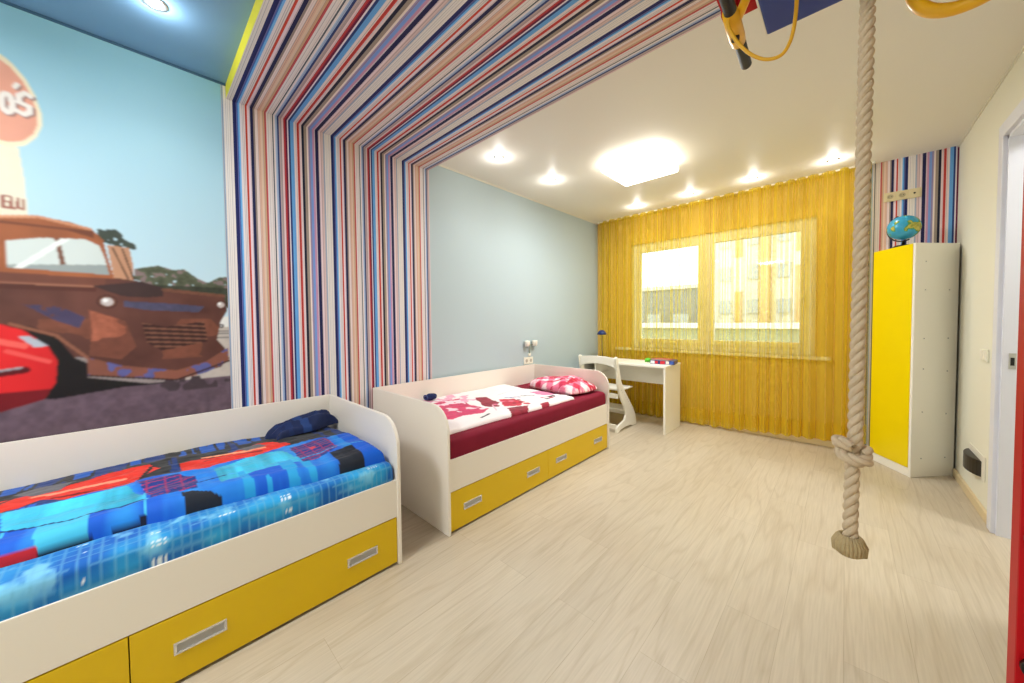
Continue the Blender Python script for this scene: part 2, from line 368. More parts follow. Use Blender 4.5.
def mural():
    res = .0034; ys = np.arange(BACK, .3611, res); ys[-1] = .361; zs = np.arange(.06, H-.012, res)
    Y0_, Z0_ = np.meshgrid(ys, zs, indexing='ij'); Y = Y0_/1.075; Z = 1.27+(Z0_-1.263)/1.068; img = np.zeros(Y.shape+(3,))
    n1 = noise2(Y, Z, 9, 1); n2 = noise2(Y, Z, 45, 2); n3 = noise2(Y, Z, 3, 3)
    def fill(mask, c, tex=None, amt=.3):
        col = np.array(lin(c)); v = np.broadcast_to(col, img.shape)
        if tex is not None: v = v*(1-amt+2*amt*tex)[..., None]
        img[mask] = v[mask]
    t = np.clip((Z-1.3)/1.2, 0, 1)[..., None]
    img[:] = np.array(lin((200, 224, 236)))*(1-t)+np.array(lin((150, 204, 226)))*t
    img *= (1+.03*(n3-.5))[..., None]
    P = lambda k: inpoly(Y, Z, PM[k])
    # tower and oval sign
    fill(P('tower'), (226, 220, 200), n1, .05)
    dark = (150, 84, 72)
    E = [[(-.347,1.801),(-.362,1.80),(-.362,1.753),(-.349,1.754)],[(-.362,1.778),(-.351,1.778)],[(-.342,1.798),(-.343,1.755),(-.333,1.755)],[(-.326,1.797),(-.328,1.759),(-.314,1.755),(-.313,1.794)]]
    for L in E:
        for a, b in zip(L, L[1:]): fill(seg_dist(Y, Z, a, b) < .0042, dark)
    fill(P('egg'), (240, 226, 196)); fill(P('egg2'), (226, 160, 138), n1, .06)
    O = [(-.341+.013*math.cos(a), 2.176+.038*math.sin(a)) for a in np.linspace(0, 2*PI, 16)]
    Sx = [(-.283,2.226),(-.296,2.235),(-.311,2.219),(-.311,2.191),(-.287,2.184),(-.286,2.16),(-.301,2.146),(-.316,2.154)]
    for off, wd, c in ((.005, .009, (150, 110, 104)), (0, .0085, (240, 232, 226))):
        for L in (O, Sx):
            for a, b in zip(L, L[1:]): fill(seg_dist(Y, Z, (a[0]+off, a[1]-off), (b[0]+off, b[1]-off)) < wd, c)
        fill(seg_dist(Y, Z, (-.314+off, 2.262-off), (-.320+off, 2.248-off)) < wd*.8, c)
    # ground
    road = Z < .95+.04*np.clip(Y, -1, .4)
    fill(Z < 1.31, (150, 140, 138), n2, .15)
    fill(P('pave') | ((Z < 1.31) & (Y > .2)), (196, 186, 176), n2, .1)
    for zz in (1.235, 1.22, 1.2): fill((abs(Z-zz) < .003) & (Y > .28), (110, 108, 112))
    fill(road | (Z < .985), (102, 84, 96), n2, .35)
    fill((Z < 1.0) & (Z > .93) & (n1 > .55), (70, 58, 64), n2, .2)
    # shrubs and far tree
    bm_ = P('bush') & (noise2(Y, Z, 60, 5) > .25); fill(bm_, (86, 92, 72), n2, .6)
    fill(P('bush') & (n2 > .62), (132, 112, 112))
    fill(P('bush') & (Z < 1.47), (60, 64, 52), n2, .5)
    for (a, b, r) in ((-.085, 1.68, .033), (-.055, 1.66, .02), (-.017, 1.648, .014), (-.07, 1.70, .02)):
        fill((np.hypot(Y-a, Z-b) < r*(1.1+.6*(n2-.5)*2)) & (n2 > .3), (62, 70, 62), n2, .3)
    fill((P('farcar')), (232, 232, 228)); fill(np.hypot(Y-.305, Z-1.262) < .011, (30, 30, 34)); fill(np.hypot(Y-.305, Z-1.262) < .005, (200, 200, 200))
    # plain old pickup truck
    fill(P('wheel'), (24, 20, 22), n1, .2)
    fill(P('tank'), (190, 142, 112), n1, .15)
    for s in (.0, .03): fill(seg_dist(Y, Z, (-.075+s, 1.63), (-.03+s*.6, 1.49)) < .0028, (70, 46, 36))
    body = P('body')
    fill(body, (96, 58, 50), n1, .4)
    sh = body & (Z < 1.30) & (Z > 1.1); fill(sh & (n1 > .5), (122, 72, 56), n2, .25)
    fill(body & (Y < -.1) & (Z > 1.45), (110, 66, 54), n1, .2)
    fill(seg_dist(Y, Z, (-.85, 1.44), (-.14, 1.436)) < .012, (84, 46, 38), n1, .2)
    fill(seg_dist(Y, Z, (-.85, 1.452), (-.14, 1.449)) < .004, (150, 100, 80))
    fill(P('rust'), (160, 92, 70), n2, .4); fill(P('rust') & (n1 < .45), (116, 68, 54), n2, .2)
    fill(P('blue1') & (n2 > .38), (66, 58, 86), n1, .3); fill(P('blue2'), (74, 72, 98), n2, .3)
    fill(P('hood'), (62, 44, 44), n1, .3); fill(seg_dist(Y, Z, (.087, 1.447), (.318, 1.425)) < .008, (112, 72, 56), n2, .3)
    cab = P('cab'); fill(cab, (158, 92, 58), n1, .3)
    fill(seg_dist(Y, Z, (-.49, 1.69), (-.28, 1.733)) < .006, (206, 146, 110)); fill(seg_dist(Y, Z, (-.28, 1.733), (-.14, 1.706)) < .006, (198, 138, 104))
    fill(cab & (Z < 1.70) & (Z > 1.688-.3*np.clip(Y+.2, 0, 1)) & (Y < -.13), (110, 62, 44))
    scr = P('screen'); fill(scr, (206, 216, 214), n3, .05)
    fill(scr & (abs(Y+.215+.12*(Z-1.5)) < .007), (120, 76, 56))                   # centre bar of the windscreen
    fill(scr & (Z < 1.53+.1*(Y+.3)) , (150, 160, 160)); fill(scr & (abs((Y+.30)-(Z-1.55)*.9) < .012), (232, 238, 236))
    for (a, b, r) in ((-.099, 1.381, .031), (.306, 1.377, .024)):
        q = np.hypot(Y-a, (Z-b)); fill(q < r, (58, 36, 32)); fill((q < r*.86), (112, 70, 56), n2, .2); fill(q < r*.62, (196, 186, 184)); fill(np.hypot(Y-a+.005, Z-b-.006) < r*.28, (244, 244, 244))
    g = P('grille'); fill(g, (58, 34, 30)); fill(g & (np.mod(Z*1.0+.08*Y, .022) < .008), (128, 84, 68))
    fill(P('bumper'), (140, 86, 70), n1, .3); fill(P('bumper') & (noise2(Y, Z, 26, 11) > .58), (92, 94, 150), n2, .2)
    fill(seg_dist(Y, Z, (-.163, 1.046), (.122, .99)) < .004, (56, 34, 32)); fill(seg_dist(Y, Z, (.122, .99), (.336, 1.07)) < .004, (56, 34, 32))
    fill(seg_dist(Y, Z, (-.166, 1.129), (-.248, 1.231)) < .006, (140, 90, 70)); fill(seg_dist(Y, Z, (-.248, 1.231), (-.36, 1.281)) < .006, (140, 90, 70))
    # plain red car nose
    fill(P('red'), (208, 34, 38), n3, .35)
    fill(P('red') & (Z < 1.0), (120, 18, 28), n1, .2); fill(seg_dist(Y, Z, (-.5, 1.25), (-.33, 1.19)) < .012, (236, 96, 88)); fill(seg_dist(Y, Z, (-.37, 1.17), (-.27, 1.12)) < .009, (232, 84, 80))
    fill(P('redlamp'), (176, 184, 196)); fill(seg_dist(Y, Z, (-.6, 1.05), (-.33, 1.09)) < .013, (88, 14, 22)); fill(seg_dist(Y, Z, (-.6, 1.06), (-.34, 1.10)) < .004, (160, 160, 165))
    for _ in range(2):
        img[1:-1] = img[1:-1]*.5+(img[2:]+img[:-2])*.25; img[:, 1:-1] = img[:, 1:-1]*.5+(img[:, 2:]+img[:, :-2])*.25
    V = np.stack([np.full(Y.shape, .0022), Y0_, Z0_], -1)
    o = grid_mesh('wall_mural', V, img, print_mat('mural_print', .55), smooth=False)
    tag(o, 'wall mural of an old brown truck and red car under pale sky', 'mural')
mural()

# ------------------------------------------------------------------ window
m_pvc = mat('window_pvc', (236, 232, 222), .35)
win = struct('window_1', BX(wx0, wx1, D+.03, D+.09, wz0, wz0+.07, bev=.004), m_pvc)
bm = BX(wx0, wx1, D+.03, D+.09, wz1-.07, wz1, bev=.004)
box(bm, wx0, wx0+.07, D+.03, D+.09, wz0+.07, wz1-.07); box(bm, wx1-.07, wx1, D+.03, D+.09, wz0+.07, wz1-.07); box(bm, 1.40, 1.465, D+.03, D+.09, wz0+.07, wz1-.07)
obj('window_frame', bm, m_pvc, win)
gm = bpy.data.materials.new('window_glass'); n, l = nt(gm); n.remove(n['Principled BSDF'])
tr = n.new('ShaderNodeBsdfTransparent'); tr.inputs[0].default_value = (.95, .98, .97, 1); gl = n.new('ShaderNodeBsdfGlossy'); gl.inputs['Roughness'].default_value = .02
fr = n.new('ShaderNodeFresnel'); mx = n.new('ShaderNodeMixShader'); l.new(fr.outputs[0], mx.inputs[0]); l.new(tr.outputs[0], mx.inputs[1]); l.new(gl.outputs[0], mx.inputs[2]); l.new(mx.outputs[0], n['Material Output'].inputs[0])
for a, b in ((wx0+.07, 1.40), (1.465, wx1-.07)):
    zb, zt = wz0+.07, wz1-.07; bm = BX(a, b, D+.02, D+.075, zb, zb+.06, bev=.004)
    box(bm, a, b, D+.02, D+.075, zt-.05, zt, bev=.004); box(bm, a, a+.055, D+.02, D+.075, zb+.06, zt-.05); box(bm, b-.055, b, D+.02, D+.075, zb+.06, zt-.05)
    s = obj('sash', bm, m_pvc, win); obj('glass', BX(a+.05, b-.05, D+.045, D+.051, zb+.05, zt-.05), gm, s)
    hd = BX(b-.036, b-.014, D+.008, D+.021, 1.45, 1.51, bev=.003); box(hd, b-.031, b-.019, D-.004, D+.009, 1.39, 1.50, bev=.003); obj('window_handle', hd, m_plastic, s)
obj('window_sill', BX(.30, 2.55, D-.04, D+.03, wz0-.035, wz0, bev=.006), m_pvc, win)
# curtains
def curtain_mat():
    m = bpy.data.materials.new('sheer_yellow'); n, l = nt(m); n.remove(n['Principled BSDF'])
    geo = n.new('ShaderNodeNewGeometry'); dt = n.new('ShaderNodeVectorMath'); dt.operation = 'DOT_PRODUCT'
    l.new(geo.outputs['Normal'], dt.inputs[0]); l.new(geo.outputs['Incoming'], dt.inputs[1])
    def ma(op, a, b=0):
        q = n.new('ShaderNodeMath'); q.operation = op
        for i, v in enumerate((a, b)):
            if isinstance(v, (int, float)): q.inputs[i].default_value = v
            else: l.new(v, q.inputs[i])
        return q.outputs[0]
    c = ma('MAXIMUM', ma('ABSOLUTE', dt.outputs['Value']), .08)
    open_ = ma('POWER', CURT_T, ma('DIVIDE', 1, c))
    di = n.new('ShaderNodeBsdfDiffuse'); di.inputs[0].default_value = (*CURT_C, 1)
    tl = n.new('ShaderNodeBsdfTranslucent'); tl.inputs[0].default_value = (*CURT_C, 1)
    a = n.new('ShaderNodeMixShader'); a.inputs[0].default_value = .45; l.new(di.outputs[0], a.inputs[1]); l.new(tl.outputs[0], a.inputs[2])
    gs = n.new('ShaderNodeBsdfGlossy'); gs.inputs[0].default_value = (1, .85, .4, 1); gs.inputs['Roughness'].default_value = .35
    a2 = n.new('ShaderNodeMixShader'); a2.inputs[0].default_value = .07; l.new(a.outputs[0], a2.inputs[1]); l.new(gs.outputs[0], a2.inputs[2])
    tr = n.new('ShaderNodeBsdfTransparent'); tr.inputs[0].default_value = (1, .96, .78, 1)
    b = n.new('ShaderNodeMixShader'); l.new(open_, b.inputs[0]); l.new(a2.outputs[0], b.inputs[1]); l.new(tr.outputs[0], b.inputs[2])
    l.new(b.outputs[0], n['Material Output'].inputs[0]); return m
CURT_T = .70; CURT_C = (.92, .74, .045)
m_cur = curtain_mat()
def curtain(x0, x1, seed, label):
    nx = int((x1-x0)/.0035); nz = 46; u = np.linspace(0, 1, nx); v = np.linspace(0, 1, nz)
    Uu, Vv = np.meshgrid(u, v, indexing='ij'); X = x0+(x1-x0)*Uu
    r = np.random.default_rng(seed)
    ph = np.interp(u, np.linspace(0, 1, 24), np.cumsum(r.uniform(.7, 1.5, 24)))
    ph = (ph-ph[0])/(ph[-1]-ph[0])*(x1-x0)/.105*2*PI
    ph2 = np.interp(u, np.linspace(0, 1, 30), np.cumsum(r.uniform(.5, 1.6, 30))); ph2 = (ph2-ph2[0])/(ph2[-1]-ph2[0])*(x1-x0)/.036*2*PI
    am = np.interp(u, np.linspace(0, 1, 26), r.uniform(.4, 1.35, 26))
    A = .031*(.45+.55*np.clip(Vv*3, 0, 1))
    swing = .25*np.sin(3*Vv+ph[:, None]*.13)*(1-Vv*0)
    yy = 4.547+A*am[:, None]*np.sin(ph[:, None]+.5*np.sin(ph[:, None]*.37)+swing*Vv)+.0035*np.sin(ph2[:, None]+.5*np.sin(5*Vv))*(1.1-.5*Vv)
    yy += .003*np.sin(ph2[:, None]*2.3)*np.exp(-Vv*30)
    X = X+.009*np.cos(ph[:, None]*1.0+1)*am[:, None]*np.clip(Vv*2, 0, 1)*np.sin(PI*np.clip(Uu*20, 0, .5))*np.sin(PI*np.clip((1-Uu)*20, 0, .5))
    hem = .02+.08*np.clip((X-1.5)/1.3, 0, 1)+.004*np.sin(ph[:, None])
    Zz = (H-.003)*(1-Vv)+hem*Vv
    o = grid_mesh('curtain', np.stack([X, yy, Zz], -1), None, m_cur); 
    tag(o, label, 'curtain', 'sheer yellow curtains on the window wall')
    hp = np.stack([X[:, -4:], yy[:, -4:]-.0015, Zz[:, -4:]], -1)
    obj_h = grid_mesh('hem', hp, None, m_cur, o)
    tp = np.stack([X[:, :2], yy[:, :2]-.002, np.stack([Zz[:, 0], Zz[:, 0]-.05], -1)], -1); grid_mesh('heading_tape', tp, None, m_cur, o)
curtain(.082, 1.485, 3, 'sheer yellow curtain panel behind the desk, left of the centre gap')
curtain(1.498, 2.802, 5, 'sheer yellow curtain panel beside the yellow wardrobe, right of the centre gap')
tag(obj('curtain_track', BX(.04, 2.82, 4.553, 4.593, H-.016, H-.0005, bev=.002), m_plastic), 'slim white curtain track along the ceiling over the yellow curtains', 'curtain track')

# ------------------------------------------------------------------ outside
m_bw = mat('facade_white', (214, 212, 208), .8); m_bo = mat('facade_tan', (206, 170, 134), .8); m_bg = mat('facade_grey', (128, 136, 146), .8)
m_win = mat('far_window', (168, 178, 190), .2); m_snow = mat('snowy_ground', (150, 152, 146), .9, var=.15, vscale=.2)
struct('ground', BX(-70, 60, D+.6, 90, -9.2, -9.0), m_snow)
bt = thing('apartment_building', 'tall white and tan apartment block beyond the right window pane', 'building', (.8, 36, -9))
obj('facade', BX(-7, 8, 0, 10, 0, 31), m_bw, bt)
for i in range(7):
    for k in range(10):
        x = -6.4+i*2.1; z = 2+k*2.9
        if (i*3+k) % 4 != 0: obj('tan_panel', BX(x+1.15, x+1.7, -.08, 0, z-.9, z+(1.9 if k % 2 else .9)), m_bo, bt)
        wn = obj('window', BX(x, x+.8, -.14, -.02, z, z+1.2), m_win, bt)
for i in (1, 4):
    obj('balcony_stack', BX(-6.4+i*2.1+.95, -6.4+i*2.1+1.6, -.9, -.15, 1, 29), m_bo, bt)
bl = thing('office_building', 'low grey building seen beyond the left window pane', 'building', (-17.5, 40, -9))
obj('facade', BX(-9, 9.5, 0, 12, 0, 13.5), m_bg, bl); obj('roof', BX(-9.2, 9.7, -.2, 12, 13.5, 13.9), m_bw, bl)
for i in range(6):
    for k in range(3): obj('window', BX(-8+i*2.9, -6.4+i*2.9, -.1, .02, 2+k*3.6, 3.6+k*3.6), m_win, bl)

gb_ = thing('garage_block', 'long low grey green building in front of the blocks outside the window', 'building', (-8, 24, -9))
obj('wall', BX(-16, 16, 0, 6, 0, 9.7), mat('garage_render', (140, 146, 128), .9, var=.1, vscale=.5), gb_); obj('roof', BX(-16.3, 16.3, -.3, 6.2, 9.7, 9.95), m_bw, gb_)
# ------------------------------------------------------------------ beds
def end_panel(y0, y1):
    pts = [(0, 0), (.956, 0), (.956, .615)]
    for k in range(1, 11):
        a = (k/10)*PI/2; pts.append((.956-.15*(1-math.cos(a)), .615+.15*math.sin(a)))
    pts.append((0, .765))
    return prism(bmesh.new(), pts, 'y', y0, y1, bev=.003)
LB = 1.936
def make_bed(loc, label):
    t = thing('storage_bed', label, 'bed', loc, 0, 'white beds with yellow drawers')
    obj('footboard', end_panel(0, .018), m_white, t); obj('headboard', end_panel(LB-.018, LB), m_white, t)
    obj('back_panel', BX(0, .018, .018, LB-.018, 0, .765, bev=.002), m_white, t)
    obj('front_rail', BX(.924, .942, .018, LB-.018, .252, .447, bev=.002), m_white, t)
    obj('base_board', BX(.018, .924, .018, LB-.018, .40, .418), m_white, t)
    obj('plinth', BX(.88, .921, .018, LB-.018, 0, .03), m_dark, t)
    mid = LB/2
    for a, b in ((.020, mid-.0015), (mid+.0015, LB-.020)):
        dr = obj('drawer', BX(.924, .942, a, b, .014, .247, bev=.0015), m_yel, t)
        bx_ = BX(.12, .924, a+.03, a+.042, .05, .2); box(bx_, .12, .924, b-.042, b-.03, .05, .2); box(bx_, .12, .132, a+.03, b-.03, .05, .2); box(bx_, .12, .924, a+.03, b-.03, .044, .05)
        obj('drawer_box', bx_, m_white, dr)
        for hy in (a+.175, b-.18):
            hz = .132; fr_ = bmesh.new()
            box(fr_, .9415, .9465, hy-.073, hy+.073, hz+.014, hz+.021, bev=.001); box(fr_, .9415, .9465, hy-.073, hy+.073, hz-.021, hz-.014, bev=.001)
            box(fr_, .9415, .9465, hy-.073, hy-.064, hz-.015, hz+.015, bev=.001); box(fr_, .9415, .9465, hy+.064, hy+.073, hz-.015, hz+.015, bev=.001)
            hd = obj('handle', fr_, m_chrome, dr)
            obj('recess', BX(.9415, .9432, hy-.066, hy+.066, hz-.016, hz+.016), m_metald, hd)
    return t
Y1, Y2 = -1.022, 1.214
make_bed((.018, Y1, 0), 'white bed with yellow drawers under the truck mural, nearest the camera')
make_bed((.018, Y2, 0), 'white bed with yellow drawers and burgundy sheet, nearer the window')

def rounded_box_grid(name, x0, x1, y0, y1, z0, z1, rad, colf, m, parent=None, bulge=.0, seed=1, res=.008, wr=.004):
    nx = int((x1-x0+2*(z1-z0))/res); ny = int((y1-y0)/res)
    # profile across x: up the front side and over the top (closed tube along y)
    prof = []
    def arc(cx_, cz_, a0, a1, k=7):
        for i in range(k+1):
            a = a0+(a1-a0)*i/k; prof.append((cx_+rad*math.cos(a), cz_+rad*math.sin(a)))
    arc(x1-rad, z0+rad*.6, -PI/2*.6, 0); nn = 5
    for i in range(1, nn): prof.append((x1+bulge*math.sin(PI*i/nn), z0+rad*.6+(z1-rad-z0-rad*.6)*i/nn))
    arc(x1-rad, z1-rad, 0, PI/2)
    k = int((x1-x0-2*rad)/res)
    for i in range(1, k): prof.append((x1-rad-(x1-x0-2*rad)*i/k, z1))
    arc(x0+rad, z1-rad, PI/2, PI); prof.append((x0, z0))
    prof = np.array(prof); ys = np.linspace(y0, y1, ny)
    sh = np.minimum(1, np.minimum(ys-y0, y1-ys)/rad); shr = rad*(1-np.sqrt(np.clip(1-(1-sh)**2, 0, 1)))
    cx_ = (x0+x1)/2; cz_ = z0
    PX, YY = np.meshgrid(prof[:, 0], ys, indexing='ij'); PZ = np.repeat(prof[:, 1][:, None], ny, 1)
    arcl = np.concatenate([[0], np.cumsum(np.hypot(*np.diff(prof, axis=0).T))]); A_, _ = np.meshgrid(arcl, ys, indexing='ij')
    hfrac = (PZ-z0)/(z1-z0)
    PZ = PZ-shr[None, :]*hfrac; PX = PX-np.sign(PX-cx_)*shr[None, :]*.6*(np.abs(PX-cx_) > (x1-x0)/2-rad)
    wv = (noise2(A_, YY, 9, seed)-.5)*wr*hfrac
    PZ = PZ+wv; PX = PX+wv*.5
    V = np.stack([PX, YY, PZ], -1)
    o = grid_mesh(name, V, colf(A_, YY) if colf else None, m, parent)
    b = bmesh.new(); b.from_mesh(o.data); es = [e for e in b.edges if e.is_boundary]
    bmesh.ops.holes_fill(b, edges=es, sides=0); bmesh.ops.recalc_face_normals(b, faces=b.faces); b.to_mesh(o.data); b.free()
    return o
def L3(c): return np.array(lin(c))
# blue city-print mattress (near bed)
def col_m1(A, Y):
    n1 = noise2(A, Y, 6, 21); n2 = noise2(A*1.0, Y*1.0, 16, 22); n3 = noise2(A, Y, 40, 25)
    t = np.clip((n1-.38)/.25, 0, 1)[..., None]; img = L3((10, 96, 186))*(1-t)+L3((40, 160, 220))*t
    t2 = np.clip((n2-.58)/.12, 0, 1)[..., None]*np.clip((A-.05)/.05, 0, 1)[..., None]; img = img*(1-t2*.7)+L3((140, 214, 242))*t2*.7
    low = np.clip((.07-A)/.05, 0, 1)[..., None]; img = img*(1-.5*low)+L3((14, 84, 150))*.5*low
    ln = (np.mod(Y+.01*np.sin(Y*7), .028) < .0062) | (np.mod(A+.01*np.sin(Y*4), .036) < .0055)
    img[ln] = img[ln]*.55+L3((120, 196, 236))*.35
    wn = (np.mod(Y, .19) < .05) & (np.mod(Y, .014) > .006) & (np.mod(A+.02*np.floor(Y/.19), .06) > .038) & (np.mod(A, .012) > .005) & (noise2(A, Y, 7, 27) > .56)
    img[wn] = L3((226, 240, 248)); return img
m_pr = print_mat('bed_print_cotton', .72, bump=.25, sheen=.1)
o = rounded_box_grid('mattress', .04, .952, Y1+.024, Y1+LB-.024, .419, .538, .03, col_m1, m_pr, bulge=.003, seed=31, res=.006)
tag(o, 'mattress in a blue city-print sheet on the near bed', 'mattress')
o = rounded_box_grid('mattress', .04, .954, Y2+.024, Y2+LB-.024, .419, .566, .035, None, m_burg, bulge=.004, seed=32, wr=.006)
tag(o, 'mattress in a plain burgundy sheet on the far bed', 'mattress')

B1P = {
'carA':[(0.096,-0.388),(0.131,-0.316),(0.138,-0.268),(0.103,-0.185),(0.075,-0.109),(0.087,0.013),(0.177,0.049),(0.228,-0.013),(0.299,-0.036),(0.302,-0.101),(0.301,-0.195),(0.226,-0.281),(0.261,-0.325),(0.27,-0.40),(0.24,-0.6),(0.12,-0.62)],
'winA':[(0.049,-0.368),(0.02,-0.305),(0.059,-0.204),(0.141,-0.243),(0.145,-0.314)],
'carB':[(0.171,0.116),(0.166,0.164),(0.182,0.281),(0.092,0.426),(0.131,0.503),(0.221,0.563),(0.307,0.381),(0.303,0.249),(0.34,0.166),(0.293,0.109)],
'winB':[(0.13,0.32),(0.10,0.42),(0.15,0.47),(0.19,0.38)],
'cy1':[(0.27,-0.361),(0.342,-0.187),(0.326,-0.058),(0.56,0.006),(0.529,-0.129),(0.478,-0.328)],
'nav1':[(0.311,-0.025),(0.334,0.093),(0.427,0.15),(0.577,0.143),(0.544,0.012)],
'blk1':[(0.578,0.096),(0.648,0.21),(0.777,0.221),(0.776,0.106)],
'cy2':[(0.363,0.218),(0.288,0.385),(0.321,0.495),(0.555,0.523),(0.536,0.339),(0.59,0.214)],
'nav2':[(0.291,0.533),(0.283,0.716),(0.515,0.705),(0.575,0.577),(0.571,0.519)],
'blk2':[(0.555,0.651),(0.545,0.765),(0.741,0.761),(0.762,0.642)]}
def cloth_grid(x0, x1f, y0, y1, zb, zf, seed, colf, name, m, res=.006, wr=.012, corner=.05):
    """heightfield cloth lying at zb; zf(x,y) height above; x1f(y) front edge"""
    nx = int(.88/res); ny = int((y1-y0)/res); u = np.linspace(0, 1, nx); ys = np.linspace(y0, y1, ny)
    Uu, Y = np.meshgrid(u, ys, indexing='ij'); X = x0+(x1f(Y)-x0)*Uu
    r_in = np.minimum(np.minimum(X-x0, x1f(Y)-X), np.minimum(Y-y0, y1-Y)); ed = np.clip(r_in/corner, 0, 1); ed = np.sqrt(np.clip(1-(1-ed)**2, 0, 1))
    w1 = (noise2(X*1.2, Y*.5, 9, seed)-.5)*wr*1.6+(noise2(X, Y, 26, seed+1)-.5)*wr*.4
    Z = zb+.004+ed*(zf(X, Y)+w1*ed)
    Z = np.maximum(Z, zb+.003)
    Xw = X+(noise2(Y, Y*0, 5, seed+3)-.5)*.03*Uu
    return grid_mesh(name, np.stack([Xw, Y, Z], -1), colf(X, Y), m, closed_bottom=zb+.0005)
def col_b1(X, Y):
    X = X-.187
    P = lambda k: inpoly(X, Y, B1P[k])
    n1 = noise2(X*.6, Y*5, 5, 41); n2 = noise2(X, Y, 30, 42); img = np.zeros(X.shape+(3,)); img[:] = L3((14, 92, 206))
    t = np.clip((noise2(X*.4, Y*3, 4, 47)-.4)/.3, 0, 1)[..., None]; img[:] = img*(1-t)+L3((36, 140, 226))*t
    def fill(mk, c, tex=None, amt=.3):
        v = np.broadcast_to(L3(c), img.shape)
        if tex is not None: v = v*(1-amt+2*amt*tex)[..., None]
        img[mk] = v[mk]
    fill(X < .27+.03*np.sin(Y*9), (44, 46, 48), n2, .4)
    fill((X < .3) & (n1 > .60), (24, 56, 120)); fill((X < .03) & (n1 < .45), (30, 90, 180))
    per = Y
    for k in ('cy1', 'cy2'):
        fill(P(k), (62, 190, 226), n1, .55)
    fill((X > .42) & (Y < 0) & (n1 > .52), (70, 190, 226)); fill((X > .5) & (Y > .2) & (Y < .6) & (n1 > .55), (40, 160, 220))
    fill((Y < -.42) & (X > .3) & (n1 > .45), (24, 130, 214), n1, .4)
    for k in ('nav1', 'nav2'):
        q = P(k); fill(q, (30, 52, 128), n2, .3); fill(q & (np.mod(X+.2*Y, .034) < .006), (176, 50, 96)); fill(q & (np.mod(Y, .05) < .006), (150, 46, 100))
    fill(P('blk1') | P('blk2'), (26, 32, 44)); 
    fill((Y > .76) & (X > .3), (10, 96, 214)); fill((X > .38) & (X < .43) & (Y > .60) & (Y < .68) & (n2 > .5), (216, 60, 80))
    for k in ('carA', 'carB'): fill(P(k), (226, 48, 34), n2, .25)
    fill(P('winA') | P('winB'), (104, 104, 110))
    for a, b, wd, c in (((.17, -.30), (.20, -.07), .012, (250, 150, 120)), ((.15, .2), (.2, .44), .010, (250, 160, 120)), ((.24, -.25), (.27, -.05), .007, (120, 20, 24)), ((.22, .2), (.24, .42), .007, (130, 20, 24)),
                        ((.12, .02), (.28, -.02), .008, (30, 30, 34)), ((.1, -.36), (.28, -.42), .008, (40, 30, 34))):
        fill(seg_dist(X, Y, a, b) < wd, c)
    cr = [(.50, -1), (.478, -.328), (.529, -.129), (.549, .006), (.50, .25), (.53, .5), (.50, .7), (.56, .86)]  # fold crease of the blanket, its shade and light painted as a line
    for a, b in zip(cr, cr[1:]): fill(seg_dist(X, Y, a, b) < .004, (8, 40, 110) if a[1] < .1 else (70, 170, 230))
    fill((X > .612+.035*np.clip(Y+.3, 0, 1)) & (Y < .0) & (Y > -.9), (16, 22, 44)); fill((X > .612) & (Y < -.24) & (Y > -.36), (190, 30, 44))
    return img
x1f = lambda Y: .805+.09*np.clip((Y+.1)/.8, 0, 1)
zf = lambda X, Y: .040+.022*np.clip((X-.05)/.3, 0, 1)+.006*np.sin(Y*5+1)+.02*np.clip((Y-.6)/.2, 0, 1)*np.clip((X-.4)/.15, 0, 1)
o = cloth_grid(.04, x1f, Y1+.03, .868, .536, zf, 51, col_b1, 'blanket', m_pr, wr=.016)
tag(o, 'blue blanket with red race car print lying on the near bed', 'blanket')

